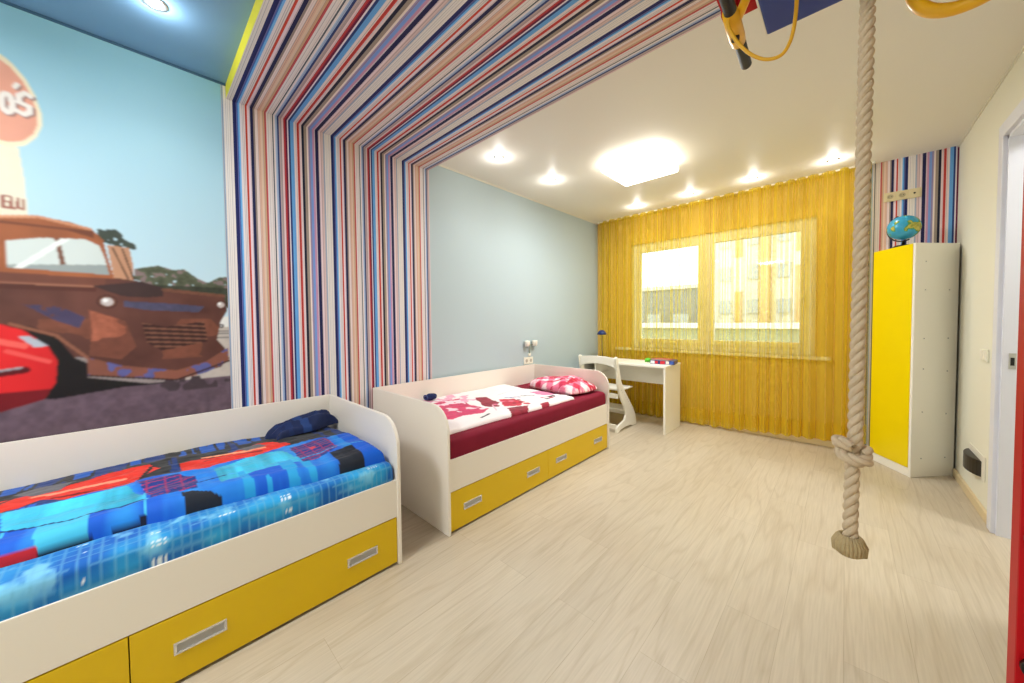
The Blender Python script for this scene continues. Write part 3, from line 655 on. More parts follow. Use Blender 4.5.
B2P = {
'pink':[(0.03,1.45),(0.049,1.689),(0.072,1.872),(0.25,1.80),(0.405,1.784),(0.50,1.81),(0.571,1.70),(0.53,1.6),(0.506,1.53),(0.528,1.437),(0.48,1.36),(0.2,1.34)],
'mar1':[(0.114,1.994),(0.198,2.064),(0.419,1.997),(0.521,1.896),(0.417,1.844)],
'red1':[(0.329,2.085),(0.411,2.196),(0.565,2.158),(0.629,2.022),(0.534,1.942)],
'mar2':[(0.601,1.894),(0.664,2.087),(0.75,1.983),(0.75,1.812)],'mar3':[(0.70,2.171),(0.69,2.305),(0.80,2.25),(0.803,2.132)],
'dk':[(0.567,2.412),(0.586,2.567),(0.67,2.453),(0.64,2.343)],'pk2':[(0.34,2.467),(0.401,2.588),(0.57,2.577),(0.507,2.45)]}
def col_b2(X, Y):
    X = X-.155; Y = Y-.02
    P = lambda k: inpoly(X+(n3-.5)*.05, Y+(n4-.5)*.05, B2P[k])
    n3 = noise2(X, Y, 12, 61); n4 = noise2(X, Y, 12, 62); n2 = noise2(X, Y, 30, 63)
    img = np.zeros(X.shape+(3,)); img[:] = L3((250, 240, 240))
    def fill(mk, c, tex=None, amt=.3):
        v = np.broadcast_to(L3(c), img.shape)
        if tex is not None: v = v*(1-amt+2*amt*tex)[..., None]
        img[mk] = v[mk]
    fill((X < .22) & (n3 > .5) & (Y < 2.0), (240, 170, 196)); fill(P('pink'), (214, 60, 106), n2, .2)
    fill(P('pink') & (n3 > .62), (250, 220, 230))
    fill(P('mar1'), (150, 28, 54), n2, .35); fill(P('red1'), (196, 40, 66), n2, .5); fill(P('mar2'), (142, 26, 50), n2, .4); fill(P('mar3'), (160, 30, 56), n2, .4)
    for q in range(9):
        a = q*2.399; r = .035+.012*q; cx_, cy_ = .50+r*math.cos(a), 2.06+1.2*r*math.sin(a)
        fill(np.hypot(X-cx_, Y-cy_) < .018+.006*(q % 3), [(150, 24, 50), (226, 120, 150), (196, 40, 66)][q % 3])
    fill(P('dk') & (n2 > .42), (70, 30, 50)); fill(P('pk2'), (226, 130, 168))
    for a, b, wd, c in (((.389, 2.311), (.47, 2.40), .009, (44, 36, 66)), ((.33, 2.17), (.41, 2.27), .010, (70, 70, 150)), ((.66, 1.60), (.62, 1.71), .009, (60, 50, 56)), ((.2, 2.2), (.15, 2.45), .004, (240, 190, 205)), ((.45, 1.9), (.6, 1.8), .006, (240, 190, 205))):
        fill(seg_dist(X, Y, a, b) < wd, c)
    fill((abs(X-.6) < .05) & (abs(Y-2.42) < .04) & (n4 > .5), (196, 60, 90))
    return img
o = cloth_grid(.04, lambda Y: .892+.012*np.sin(Y*3), Y2+.03, 2.63, .566, lambda X, Y: .026+.014*np.clip((.3-X)/.3, 0, 1), 71, col_b2, 'blanket', m_pr, wr=.010, corner=.03)
tag(o, 'white blanket with pink and dark red pattern lying on the far bed', 'blanket')

# pillow
def pillow():
    n = 60; u = np.linspace(-1, 1, n); U_, V_ = np.meshgrid(u, u, indexing='ij')
    f = (np.clip(1-np.abs(U_)**3.2, 0, 1)*np.clip(1-np.abs(V_)**3.2, 0, 1))**.42
    sx, sy = .31, .215
    X = U_*sx*(1-.07*(1-np.abs(V_)**2)*0-.08*V_**2*(np.abs(U_))); Y = V_*sy*(1-.08*U_**2*np.abs(V_))
    wv = (noise2(X, Y, 14, 81)-.5)*.03*f
    top = .004+.092*f+wv*1.2+.012*f*np.sin(X*14+Y*8); bot = -.030*f
    ck = (np.mod(X*.8+Y*.6, .13) < .065).astype(int)+(np.mod(Y*.8-X*.6, .13) < .065).astype(int)
    cols = np.array([L3((252, 226, 228)), L3((232, 120, 150)), L3((206, 40, 78))])[ck]
    q = noise2(X, Y, 9, 83) > .6; cols[q] = L3((190, 24, 56)); q = noise2(X, Y, 25, 84) > .72; cols[q] = L3((250, 200, 210))
    Vt = np.stack([X, Y, top+.032], -1); Vb = np.stack([X, Y, bot+.032], -1)[::-1]
    V = np.concatenate([Vt, Vb], 0); Cc = np.concatenate([cols, cols[::-1]], 0)
    o = grid_mesh('pillow', V, Cc, m_pr, loc=(.585, 2.90, .565)); o.rotation_euler = (0.0, 0, math.radians(-8))
    b = bmesh.new(); b.from_mesh(o.data); bmesh.ops.remove_doubles(b, verts=b.verts, dist=.0005); es = [e for e in b.edges if e.is_boundary]
    bmesh.ops.holes_fill(b, edges=es, sides=0); bmesh.ops.recalc_face_normals(b, faces=b.faces); b.to_mesh(o.data); b.free()
    tag(o, 'red, pink and white checked pillow at the head of the far bed', 'pillow')
pillow()
# navy folded garment on near bed
def garment():
    nx, ny = 70, 60; u = np.linspace(-1, 1, nx); v = np.linspace(-1, 1, ny); U_, V_ = np.meshgrid(u, v, indexing='ij')
    f = (np.clip(1-np.abs(U_)**5, 0, 1)*np.clip(1-np.abs(V_)**2.6, 0, 1))**.5
    X = U_*.195*(1+.05*np.sin(V_*4)); Y = V_*.068*(1+.15*np.sin(U_*5+1)); n = noise2(X, Y, 22, 91)
    top = .004+f*(.078+.022*U_+.012*np.sin(V_*9+U_*3))+(n-.5)*.022*f
    cols = np.zeros(X.shape+(3,)); cols[:] = L3((16, 34, 78)); cols[abs(U_+.18+.1*V_) < .11] = L3((30, 60, 118)); cols[(n > .68)] = L3((20, 42, 92))
    o = grid_mesh('folded_trousers', np.stack([X, Y, top], -1), cols, m_pr, closed_bottom=0, loc=(.185, .69, .596)); o.rotation_euler = (0, 0, math.radians(106))
    o.name = 'folded_garment'; o.data.name = 'folded_garment'
    tag(o, 'dark navy garment rolled up on the blue blanket near the headboard', 'clothes')
garment()
# navy cap on far bed
cp = thing('rolled_socks', 'small dark navy bundle against the back of the far bed, beside the footboard', 'socks', (.11, 1.675, .606))
def blob(r, sx, sy, sz, seed):
    b = bmesh.new(); bmesh.ops.create_icosphere(b, subdivisions=4, radius=r)
    rr = random.Random(seed)
    for v in b.verts:
        a = 1+.06*math.sin(v.co.x*90+seed)+.05*math.sin(v.co.y*120+v.co.z*80); v.co = Vector((v.co.x*sx*a, v.co.y*sy*a, v.co.z*sz*a))
    return b
b = blob(.045, 1.0, 1.2, .6, 1); bmesh.ops.translate(b, vec=(0, 0, .028), verts=b.verts); obj('sock_ball', b, mat('navy_knit', (20, 36, 84), .9, bump=.6, bscale=150), cp, smooth=True)
b = bmesh.new(); tube(b, [(.028*math.cos(a), -.05, .028+.018*math.sin(a)) for a in np.linspace(0, 2*PI, 25)[:-1]], .005, 8, closed=True); obj('cuff', b, mat('navy_knit_light', (60, 80, 130), .9), cp, smooth=True)

# ------------------------------------------------------------------ desk
dk = thing('desk', 'white desk with a side panel, standing in front of the yellow curtain', 'desk', (.15, 3.91, 0))
obj('desktop', BX(0, 1.086, 0, .486, .732, .754, bev=.0025), m_chair, dk)
obj('side_panel', BX(1.060, 1.082, .006, .482, 0, .732, bev=.002), m_chair, dk)
obj('side_panel', BX(.004, .026, .006, .482, 0, .732, bev=.002), m_chair, dk)
obj('modesty_panel', BX(.026, 1.060, .37, .388, .49, .732, bev=.001), m_chair, dk)
obj('shelf', BX(.026, .20, .03, .37, .60, .616, bev=.001), m_chair, dk); obj('shelf_divider', BX(.20, .216, .03, .37, .60, .732, bev=.001), m_chair, dk)
# desk lamp
lm = thing('desk_lamp', 'small dark blue desk lamp at the left end of the white desk', 'lamp', (.29, 4.25, .754))
m_blue = mat('lamp_blue', (10, 44, 104), .3)
b = lathe(bmesh.new(), [(.0, 0), (.062, 0), (.064, .006), (.055, .014), (.012, .02), (0, .02)]); obj('base', b, m_blue, lm, smooth=True)
b = tube(bmesh.new(), [(0, 0, .018), (-.004, 0, .12), (-.008, .005, .22), (-.004, 0, .31), (0, -.01, .345)], .005, 8); obj('neck', b, mat('gunmetal', (70, 72, 78), .4, metal=.6), lm, smooth=True)
b = lathe(bmesh.new(), [(.0, .062), (.02, .060), (.042, .045), (.056, .022), (.062, 0), (.058, .002), (.05, .022), (.036, .04), (0, .052)], (0, -.02, .318)); obj('lamp_shade', b, m_blue, lm, smooth=True)
b = bmesh.new(); bmesh.ops.create_uvsphere(b, u_segments=14, v_segments=10, radius=.02); bmesh.ops.translate(b, vec=(0, -.02, .338), verts=b.verts); obj('bulb', b, m_plastic, lm, smooth=True)
# items on desk
gb = thing('game_box', 'flat blue and red box lying at the right end of the white desk', 'box', (1.115, 4.19, .754), math.radians(9))
obj('box_bottom', BX(-.13, .13, -.10, .10, 0, .03, bev=.002), mat('box_blue', (30, 50, 120), .4), gb)
b = BX(-.132, .132, -.102, .102, .018, .042, bev=.002); lid = obj('box_lid', b, mat('box_lid', (40, 54, 110), .35), gb)
for x0_, x1_, c in ((-.125, -.08, (230, 230, 235)), (-.075, -.045, (210, 40, 50)), (-.02, .03, (214, 36, 46)), (.04, .075, (235, 225, 215)), (.085, .122, (60, 90, 170))):
    obj('printed_block', BX(x0_, x1_, -.1032, -.1018, .006, .038), mat('blk%d' % (x0_*1000), c, .4), lid)
bk = thing('exercise_book', 'thin pale book with a red cover edge lying on top of the game box', 'book', (1.10, 4.195, .796), math.radians(-8))
obj('pages', BX(-.10, .10, -.073, .073, .0015, .0095), mat('paper', (240, 232, 210), .8), bk)
b = BX(-.103, .103, -.076, .076, 0, .0015); box(b, -.103, .103, -.076, .076, .0095, .011); box(b, -.1045, -.103, -.076, .076, 0, .011); obj('cover', b, mat('book_cover', (176, 70, 60), .4), bk)
tt = thing('toy_turtle', 'small green toy beside the game box on the desk', 'toy', (.92, 4.21, .754), math.radians(20))
m_gr = mat('toy_green', (90, 190, 40), .45)
b = bmesh.new(); bmesh.ops.create_uvsphere(b, u_segments=20, v_segments=12, radius=.035); bmesh.ops.scale(b, vec=(1.1, .9, .7), verts=b.verts); bmesh.ops.translate(b, vec=(0, 0, .027), verts=b.verts); obj('shell', b, m_gr, tt, smooth=True)
b = bmesh.new(); bmesh.ops.create_uvsphere(b, u_segments=14, v_segments=10, radius=.014); bmesh.ops.translate(b, vec=(.046, 0, .024), verts=b.verts); obj('head', b, mat('toy_green_dark', (60, 150, 40), .45), tt, smooth=True)
for sx in (-1, 1):
    for sy in (-1, 1):
        b = tube(bmesh.new(), [(sx*.018, sy*.016, .016), (sx*.030, sy*.028, .0075)], [.008, .007], 8); obj('foot', b, m_gr, tt, smooth=True)

# ------------------------------------------------------------------ chair (boomerang side frames)
ch = thing('desk_chair', 'white wooden adjustable chair with curved side frames, drawn up to the desk', 'chair', (.573, 3.835, 0))
prof = [(3.615,.823),(3.650,.678),(3.672,.527),(3.725,.402),(3.83,.265),(3.872,.165),(3.84,.112),(3.70,.078),(3.650,.05),(3.645,0),(3.70,0),(3.735,.022),(3.86,.030),(4.0,.022),(4.06,0),(4.15,0),(4.143,.06),(4.118,.13),(4.06,.215),(3.935,.345),(3.815,.475),(3.752,.567),(3.711,.70),(3.672,.832),(3.64,.84)]
prof = [(a-3.86, b*1.02) for a, b in prof]
for sx in (-.242, .220):
    fr_ = obj('side_frame', prism(bmesh.new(), prof, 'x', sx, sx+.022, bev=.003), m_chair, ch)
    b = bmesh.new()
    for k in range(9):
        t = k/8; yy, zz = (.20-.30*t, .20+.26*t)
        xo = sx+.022 if sx > 0 else sx
        if k % 1 == 0: lathe(b, [(.0, -.0012), (.0045, -.0012), (.0045, .0012), (0, .0012)], (xo, yy-.01, zz+.01), 10, 'x')
    obj('bolt_hole', b, m_metald, fr_)
pts = [(-.22, .73), (-.22, .842), (-.1, .852), (0, .856), (.1, .852), (.22, .842), (.22, .73), (.15, .752), (.08, .763), (0, .767), (-.08, .763), (-.15, .752)]
obj('backrest', prism(bmesh.new(), [(a, b) for a, b in pts], 'y', -.226, -.206, bev=.004), m_chair, ch)
obj('seat', BX(-.22, .22, -.085, .24, .452, .468, bev=.005), m_chair, ch)
obj('seat_rail', BX(-.22, .22, -.155, -.137, .375, .43, bev=.003), m_chair, ch)
obj('footrest', BX(-.22, .22, -.03, .20, .215, .231, bev=.005), m_chair, ch)
obj('cross_rail', BX(-.22, .22, -.19, -.17, .035, .085, bev=.003), m_chair, ch); obj('cross_rail', BX(-.22, .22, .14, .16, .13, .18, bev=.003), m_chair, ch)

# ------------------------------------------------------------------ corner wardrobe
wr = thing('corner_wardrobe', 'tall corner wardrobe with a bright yellow door and white side', 'wardrobe', (3.036, 4.15, 0))
def wp(x, y): return (x-3.036, y-4.15)
A = wp(3.036, 4.15); Bp = wp(3.292, 4.44); Cc = wp(3.292, 4.615); E_ = wp(2.848, 4.615); F_ = wp(2.820, 4.475)
HW = 1.845
ds = Vector((Bp[0]-A[0], Bp[1]-A[1])).normalized(); df = Vector((F_[0]-A[0], F_[1]-A[1])).normalized()
def quad_slab(p, q, inward, th, z0, z1, bev=.002):
    n_ = Vector(inward)*th
    return prism(bmesh.new(), [p, q, (q[0]+n_.x, q[1]+n_.y), (p[0]+n_.x, p[1]+n_.y)], 'z', z0, z1, bev=bev)
ns = Vector((-ds.y, ds.x)); ns = ns if ns.dot(df) > 0 else -ns
nf = Vector((-df.y, df.x)); nf = nf if nf.dot(ds) > 0 else -nf
sd = obj('side_panel', quad_slab(A, Bp, ns, .018, 0, HW), m_edge, wr)
o_ = Vector(A)+df*.02
obj('top_panel', prism(bmesh.new(), [(A[0]+ns.x*.018, A[1]+ns.y*.018), (Bp[0]+ns.x*.0185, Bp[1]+ns.y*.0185), Cc, E_, (F_[0]+nf.x*.02, F_[1]+nf.y*.02), (A[0]+ns.x*.018+nf.x*.02, A[1]+ns.y*.018+nf.y*.02)], 'z', HW-.018, HW), m_edge, wr)
dA = Vector(A)-nf*.0+ns*.020; dF = Vector(F_)
door = obj('door', quad_slab(tuple(dA), tuple(dF), nf, .018, .072, HW-.002, bev=.0015), m_yel2, wr)
obj('plinth', quad_slab(tuple(dA+nf*.004), tuple(dF+nf*.004), nf, .016, 0, .068), m_edge, wr)
obj('back_panel', BX(E_[0], Cc[0], Cc[1]-.006, Cc[1], 0, HW-.018), m_edge, wr)
obj('left_panel', prism(bmesh.new(), [(F_[0]+nf.x*.02, F_[1]+nf.y*.02), (F_[0]+nf.x*.02+.016, F_[1]+nf.y*.02), (E_[0]+.016, E_[1]-.007), (E_[0], E_[1]-.007)], 'z', 0, HW-.018), m_edge, wr)
for t in (.25, .84):
    for z in (.15, .52, .86, 1.10, 1.48, 1.70) if t < .5 else (.15, .50, .84, 1.10, 1.48):
        p_ = Vector(A)+ds*t*.36
        b = bmesh.new(); bmesh.ops.create_uvsphere(b, u_segments=10, v_segments=6, radius=.005)
        bmesh.ops.translate(b, vec=(p_.x, p_.y, z), verts=b.verts); obj('screw_cap', b, m_metald, wr)
# globe
gl_ = thing('globe', 'blue globe on a black stand on top of the yellow wardrobe', 'globe', (2.985, 4.37, HW))
m_gl = bpy.data.materials.new('globe_map'); n, l = nt(m_gl); p = n['Principled BSDF']; p.inputs['Roughness'].default_value = .25
tc = n.new('ShaderNodeTexCoord'); no = n.new('ShaderNodeTexNoise'); no.inputs['Scale'].default_value = 11; no.inputs['Detail'].default_value = 4; l.new(tc.outputs['Object'], no.inputs[0])
rp = n.new('ShaderNodeValToRGB'); e = rp.color_ramp.elements; e[0].position = 0; e[0].color = rgba((14, 128, 190)); e[1].position = .50; e[1].color = rgba((60, 170, 210))
for ps, c in ((.53, (70, 150, 60)), (.58, (206, 196, 90)), (.64, (150, 160, 60)), (.7, (230, 224, 190))):
    q = e.new(ps); q.color = rgba(c)
l.new(no.outputs[0], rp.inputs[0]); l.new(rp.outputs[0], p.inputs['Base Color'])
b = bmesh.new(); bmesh.ops.create_uvsphere(b, u_segments=40, v_segments=24, radius=.098); s_ = obj('sphere', b, m_gl, gl_, smooth=True); s_.location = (0, -.02, .160); s_.rotation_euler = (.3, .4, 0)
obj('base', lathe(bmesh.new(), [(0, 0), (.062, 0), (.062, .008), (.05, .016), (.012, .022), (.009, .048), (0, .048)], (0, -.02, 0)), m_black, gl_, smooth=True)
th0 = math.radians(-23)
b = tube(bmesh.new(), [(.109*math.sin(a)*-.82, -.02+.109*math.sin(a)*.57, .160+.109*math.cos(a)) for a in np.linspace(.35, PI+.35, 30)], .0055, 8); obj('meridian_arm', b, m_black, gl_, smooth=True)
b = tube(bmesh.new(), [(0, -.02, .045), (0, -.02, .056)], .012, 10); obj('neck', b, m_black, gl_)

# ------------------------------------------------------------------ wall fittings
def socket_face(bm, x, y, z, ax, mi=0): pass
m_sock = mat('socket_cream', (226, 212, 170), .4)
so = thing('power_socket', 'cream triple socket plate on the striped wall above the wardrobe', 'socket', (2.992, D-.001, 2.338))
obj('plate', BX(-.112, .112, -.009, 0, -.04, .04, bev=.003), m_sock, so)
for i, x in enumerate((-.072, 0, .072)):
    f_ = obj('insert', BX(x-.031, x+.031, -.0125, -.008, -.031, .031, bev=.002), m_sock, so)
    if i < 2:
        obj('well', lathe(bmesh.new(), [(0, 0), (.019, 0), (.021, .003), (0, .003)], (x, -.0148, 0), 20, 'y'), mat('socket_shade', (190, 176, 140), .5), f_)
        for s in (-.008, .008): obj('pin_hole', lathe(bmesh.new(), [(0, 0), (.0032, 0), (.0032, .002), (0, .002)], (x+s, -.0162, 0), 10, 'y'), m_black, f_)
    else: obj('aerial_jack', lathe(bmesh.new(), [(0, 0), (.006, 0), (.0075, .004), (0, .004)], (x, -.0158, 0), 14, 'y'), m_black, f_)
so = thing('power_socket', 'white double socket plate on the blue wall over the far bed', 'socket', (.001, 3.06, .81))
obj('plate', BX(0, .009, -.078, .078, -.04, .04, bev=.003), m_plastic, so)
for y in (-.037, .037):
    f_ = obj('insert', BX(.008, .012, y-.031, y+.031, -.031, .031, bev=.002), m_plastic, so)
    obj('well', lathe(bmesh.new(), [(0, 0), (.020, 0), (.018, .002), (0, .002)], (.0122, y, 0), 20, 'x'), mat('socket_shade2', (188, 180, 164), .5), f_)
wl = thing('wall_spotlight', 'small white twin-head spotlight on a thin stem above the bedside socket', 'lamp', (.001, 3.07, .862))
obj('mount', BX(0, .02, -.018, .018, 0, .03, bev=.004), m_plastic, wl)
obj('stem', tube(bmesh.new(), [(.012, 0, .025), (.018, .002, .08), (.026, .004, .13)], .007, 8), mat('stem_grey', (150, 160, 146), .4), wl, smooth=True)
obj('crossbar', tube(bmesh.new(), [(.028, -.04, .132), (.028, .055, .132)], .006, 8), mat('stem_grey', (150, 160, 146), .4), wl, smooth=True)
for y in (-.062, .07):
    hd = obj('spot_head', lathe(bmesh.new(), [(0, 0), (.022, 0), (.03, .012), (.033, .05), (.03, .062), (0, .066)], (.035, y, .115)), m_plastic, wl, smooth=True)
    obj('lens', lathe(bmesh.new(), [(0, -.002), (.020, -.002), (.020, .001), (0, .001)], (.035, y, .115)), m_metald, hd)
sw = thing('light_switch', 'cream two-gang light switch on the right wall by the door frame', 'light switch', (W-.001, 3.71, 1.02))
obj('plate', BX(-.009, 0, -.075, .075, -.04, .04, bev=.003), m_rwall, sw)
for y in (-.036, .036): obj('rocker', BX(-.013, -.008, y-.03, y+.03, -.03, .03, bev=.003), m_plastic, sw)
vt = thing('wall_vent', 'black curved floor-level vent cover on a white plate on the right wall', 'vent', (W-.001, 3.83, .285))
obj('mounting_plate', BX(-.006, 0, -.20, .18, -.062, .095, bev=.003), m_plastic, vt)
pts = [(-.006, -.14)]+[(-.006-.045*math.sin(PI*k/12)**.7, -.14+.33*k/12) for k in range(1, 12)]+[(-.006, .19)]
obj('curved_cover', prism(bmesh.new(), pts, 'z', -.05, .052, bev=.002), m_black, vt)

# ------------------------------------------------------------------ ceiling lights
m_em = mat('lamp_diffuser', (255, 250, 240), .4, emit=9); m_em2 = mat('spot_bulb', (255, 248, 235), .4, emit=22)
def panel_light(x, y, label, power):
    t = thing('ceiling_lamp', label, 'ceiling light', (x, y, H), 0, 'square ceiling lamps')
    obj('mount', BX(-.2, .2, -.2, .2, -.03, -.0005, bev=.006), m_plastic, t)
    obj('diffuser', BX(-.25, .25, -.25, .25, -.085, -.028, bev=.02, seg=4), m_em, t)
    o = lamp('panel_glow', 'AREA', (x, y, H-.095), power, (.97, .985, 1), .45); o.parent = None
panel_light(1.30, 3.09, 'glowing square ceiling lamp on the white ceiling', 33)
panel_light(1.35, -.85, 'unseen square lamp added behind the camera to light the near room', 45)  # added fill lamp out of view, lights the near half of the room
panel_light(W+.75, 2.95, 'unseen square lamp added in the corridor to brighten the door jamb', 16)  # added lamp out of view, brightens the jamb through the doorway
SPOTS = [(.45, .085, 'the only one on the blue ceiling'), (.484, 2.144, 'the one nearest the striped soffit'), (.508, 2.859, 'second from the soffit along the blue wall'),
         (.766, 4.242, 'the leftmost over the yellow curtains'), (1.367, 4.255, 'the second from the left over the curtains'),
         (1.96, 4.235, 'the third from the left over the curtains'), (2.547, 4.25, 'the rightmost over the curtains')]
for x, y, lb in SPOTS:
    t = thing('recessed_spotlight', 'small round ceiling spotlight, '+lb, 'ceiling light', (x, y, H), 0, 'round recessed ceiling spotlights')
    obj('trim_ring', lathe(bmesh.new(), [(.026, -.0005), (.044, -.0005), (.044, -.004), (.032, -.007), (.026, -.004)], seg=28), m_metal, t, smooth=True)
    obj('bulb', lathe(bmesh.new(), [(0, -.001), (.026, -.001), (.024, -.008), (0, -.011)], seg=24), m_em2, t, smooth=True)
    lamp('spot_glow', 'POINT', (x, y, H-.05), 1.9, (1, .98, .95), .03)
    lamp('spot_beam', 'SPOT', (x, y, H-.03), 7, (1, .98, .94), .03, spot_size=2.2, spot_blend=.8)

# ------------------------------------------------------------------ gym frame, rope, ring, trapeze
gy = thing('gym_ladder', 'red metal climbing ladder with yellow rungs at the right edge of the picture', 'gym ladder', (2.921, 1.18, 0))
def gbox(name, x0, x1, y0, y1, z0, z1, m, parent=gy, bev=.004): return obj(name, BX(x0-2.74, x1-2.74, y0-1.19, y1-1.19, z0, z1, bev=bev), m, parent)
gbox('post', 2.716, 2.766, 1.165, 1.215, .002, H-.001, m_red); gbox('post', 2.716, 2.766, .665, .715, .002, H-.001, m_red)
gbox('foot_plate', 2.69, 2.79, 1.14, 1.24, 0, .006, m_black, bev=.001); gbox('foot_plate', 2.69, 2.79, .64, .74, 0, .006, m_black, bev=.001)
gbox('top_beam', 2.155, 2.766, 1.345, 1.39, 2.255, 2.295, m_red); gbox('top_beam', 2.16, 2.716, .99, 1.03, 2.255, 2.295, m_red)
gbox('top_beam', 2.721, 2.761, .715, 1.165, 2.255, 2.295, m_red); gbox('top_beam', 2.721, 2.761, 1.215, 1.345, 2.255, 2.295, m_red)
gbox('top_beam', 2.16, 2.20, 1.03, 1.345, 2.256, 2.294, m_red)
for k in range(8):
    z = .345+.25*k
    if z > 2.2: break
    b = tube(bmesh.new(), [(-.0, -.044, z), (0, -.456, z)], .016, 14); rg_ = obj('rung', b, m_ytub, gy, smooth=True)
    for y, sg in ((-.044, 1), (-.456, -1)): obj('rung_collar', tube(bmesh.new(), [(0, y+.019*sg, z), (0, y+.004*sg, z)], .020, 14), m_black, rg_, smooth=True)
bm = tube(bmesh.new(), [(-.034, .0, 0), (-.034, 0, 0.001)], .001, 6); bm.free()

mt = thing('padded_board', 'dark blue flat padded board under the overhead red bars', 'board', (2.695, 1.195, 2.203))
obj('pad', BX(-.250, .20, .0, .262, .003, .0515, bev=.006), mat('blue_vinyl', (16, 56, 140), .35, bump=.2, bscale=12), mt)
obj('white_piping', BX(-.2545, -.249, .0, .262, .004, .018, bev=.002), m_plastic, mt)

# rope
m_rope = mat('rope_fibre', (206, 186, 156), .95, spec=.1, bump=.9, bscale=420, var=.12, vscale=60)
m_rope2 = mat('rope_fray', (178, 158, 118), .95, spec=.1, bump=.9, bscale=300, var=.2, vscale=80)
rp_ = thing('climbing_rope', 'thick twisted natural rope with a knot, hanging in front of the wardrobe', 'rope', (2.667, .99, .805))
def axis(z):   # rope axis (world) at height z
    pts_ = [(.80, 2.484, .962), (1.0, 2.486, .970), (1.02, 2.489, .972), (1.9, 2.495, 1.006), (2.25, 2.497, 1.010)]
    for (z0, x0, y0), (z1, x1, y1) in zip(pts_, pts_[1:]):
        if z <= z1: t = (z-z0)/(z1-z0); return Vector((x0+(x1-x0)*t-2.492, y0+(y1-y0)*t-1.0, z-.80))
    return Vector((x1-2.492, y1-1.0, z-.80))
for s in range(3):
    path = []
    for z in np.arange(.825, 2.2501, .003):
        a = 2*PI*z/.060+s*2*PI/3; c = axis(z); path.append((c.x+.0058*math.cos(a), c.y+.0058*math.sin(a), c.z))
    obj('strand', tube(bmesh.new(), path, .0063, 12), m_rope, rp_, smooth=True)
def twisted(path, off=.0085, r=.0095, pitch=.07, closed=False):
    """three strands laid around a path"""
    path = [Vector(p) for p in path]; L = [0]
    for a, b_ in zip(path, path[1:]): L.append(L[-1]+(b_-a).length)
    n_ = len(path); bm = bmesh.new(); frames = []; up = Vector((0, 0, 1))
    for i in range(n_):
        t = (path[min(i+1, n_-1)]-path[max(i-1, 0)]).normalized(); up = (up-t*up.dot(t)).normalized(); frames.append((t, up, t.cross(up)))
    for s in range(3):
        pp = [path[i]+off*(math.cos(2*PI*L[i]/pitch+s*2.094)*frames[i][1]+math.sin(2*PI*L[i]/pitch+s*2.094)*frames[i][2]) for i in range(n_)]
        tube(bm, pp, r, 10)
    return bm
kz = axis(1.0)
kp = []
for k in range(0, 131):   # an overhand knot, pulled tight
    t = k/130; a = t*3.55*PI-.3
    r_ = .0155+.003*math.sin(a*1.5)
    kp.append((kz.x+r_*math.cos(a)*1.18, kz.y+r_*math.sin(a), kz.z+.012*math.sin(a*.75+.6)+.014*(t-.5)))
obj('knot', twisted(kp, .0056, .0064), m_rope, rp_, smooth=True)
b = bmesh.new(); e0 = axis(.805)
nf_ = 26
for k in range(nf_):
    a = 2*PI*k/nf_; ca, sa = math.cos(a), math.sin(a); j = random.uniform(-.002, .002)
    tube(b, [(e0.x+.013*ca, e0.y+.013*sa, e0.z+.030), (e0.x+.018*ca, e0.y+.018*sa, e0.z+.025), (e0.x+.0235*ca, e0.y+.0235*sa, e0.z+.014+j), (e0.x+.0225*ca, e0.y+.0225*sa, e0.z+.0+j), (e0.x+.015*ca, e0.y+.015*sa, e0.z-.006)], [.003, .0034, .0038, .0038, .0024], 8)
lathe(b, [(0, -.006), (.017, -.005), (.021, .002), (.019, .016), (.010, .026), (0, .026)], (e0.x, e0.y, e0.z))
obj('frayed_end', b, m_rope2, rp_, smooth=True)
tp_ = axis(2.2)
obj('top_loop', tube(bmesh.new(), [(tp_.x, tp_.y+.030*math.cos(a), tp_.z+.075+.036*math.sin(a)) for a in np.linspace(0, 2*PI, 33)[:-1]], .008, 8, closed=True), m_black, rp_, smooth=True)

# yellow gymnastic ring on a strap
rn = thing('gymnastic_ring', 'yellow plastic gymnastic ring hanging at the top right', 'gymnastic ring', (2.822, 1.04, 1.935))
RC = (0, 0, 0)
ca, sa = math.cos(math.radians(RING_A if 'RING_A' in globals() else -30)), math.sin(math.radians(-30))
obj('ring', tube(bmesh.new(), [(.10*math.cos(a)*ca, .10*math.cos(a)*sa, .10*math.sin(a)) for a in np.linspace(0, 2*PI, 65)[:-1]], .0115, 14, closed=True), m_ytub, rn, smooth=True)
obj('strap', BX(-.012, .012, -.002, .002, .09, .327, bev=.0005), mat('strap_red', (170, 20, 30), .7), rn)
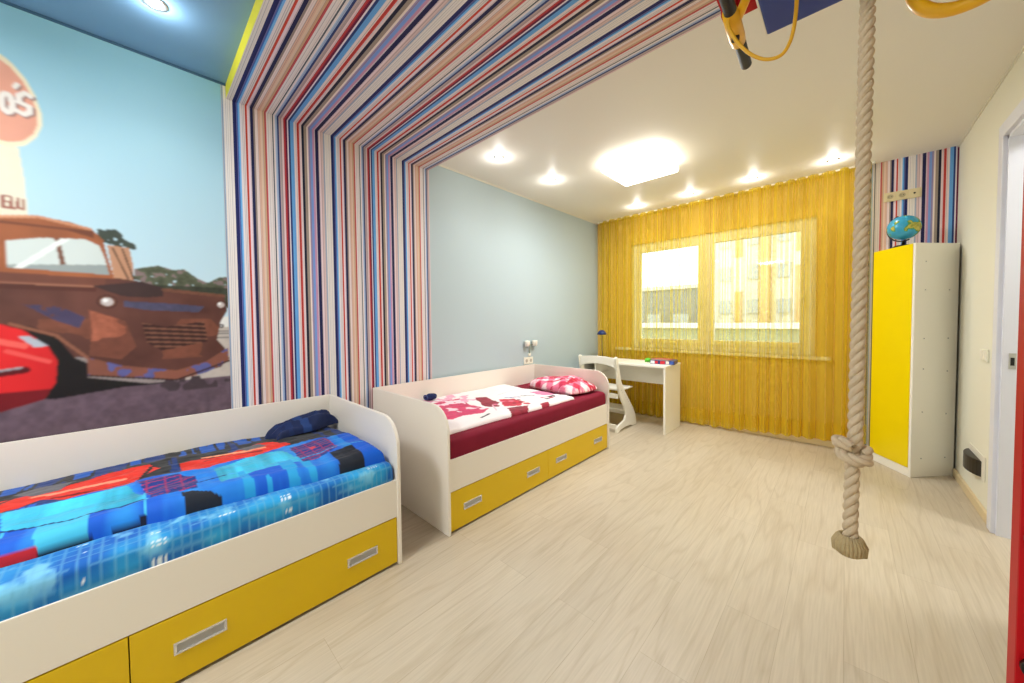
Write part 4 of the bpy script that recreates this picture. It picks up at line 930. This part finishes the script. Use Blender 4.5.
# trapeze: black bar with yellow clamps and cord
tz = thing('trapeze_bar', 'black trapeze bar with a yellow clamp and looped yellow cord, hanging overhead', 'trapeze', (2.433, 1.01, 2.003))
obj('bar', tube(bmesh.new(), [(-.005, .217, 0), (0, .10, 0), (.006, -.10, 0), (.012, -.42, 0)], .0135, 16), mat('black_rubber', (26, 24, 24), .6, bump=.3, bscale=200), tz, smooth=True)
cl = obj('clamp', tube(bmesh.new(), [(-.003, .105, 0), (-.002, .075, 0), (0, .03, 0), (.002, -.02, 0)], [.0165, .0185, .0185, .016], 16), m_ytub, tz, smooth=True)
obj('clamp_bolt', lathe(bmesh.new(), [(0, -.005), (.009, -.005), (.009, .003), (0, .005)], (0, .055, -.019), 14), m_black, cl)
obj('clamp_ear', tube(bmesh.new(), [(.002, .03, .002), (.020, .012, .012), (.034, -.004, .024), (.036, -.014, .034)], [.013, .0105, .010, .009], 12), m_ytub, cl, smooth=True)
obj('clamp_eye', tube(bmesh.new(), [(.036+.013*math.cos(a), -.008, .034+.013*math.sin(a)) for a in np.linspace(0, 2*PI, 25)[:-1]], .0045, 8, closed=True), m_ytub, cl, smooth=True)
cord = [(2.262,1.994),(2.261,1.975),(2.266,1.955),(2.281,1.921),(2.306,1.882),(2.335,1.855),(2.363,1.849),(2.379,1.869),(2.387,1.908),(2.390,1.967),(2.389,2.08),(2.386,2.253)]
def smoothp(P_, k=6):
    out = []
    for i in range(len(P_)-1):
        p0, p1, p2, p3 = [np.array(P_[max(0, min(len(P_)-1, j))]) for j in (i-1, i, i+1, i+2)]
        for s in range(k):
            t = s/k; out.append(.5*((2*p1)+(-p0+p2)*t+(2*p0-5*p1+4*p2-p3)*t*t+(-p0+3*p1-3*p2+p3)*t**3))
    out.append(np.array(P_[-1])); return out
obj('cord', tube(bmesh.new(), [(p_[0]-2.262, -.016, p_[1]-2.0) for p_ in smoothp(cord)], .0038, 8), mat('yellow_cord', (222, 166, 20), .55), tz, smooth=True)
obj('hanging_strap', tube(bmesh.new(), [(.036, -.008, .045), (.03, -.012, .27)], .004, 8), mat('yellow_cord', (222, 166, 20), .55), tz, smooth=True)
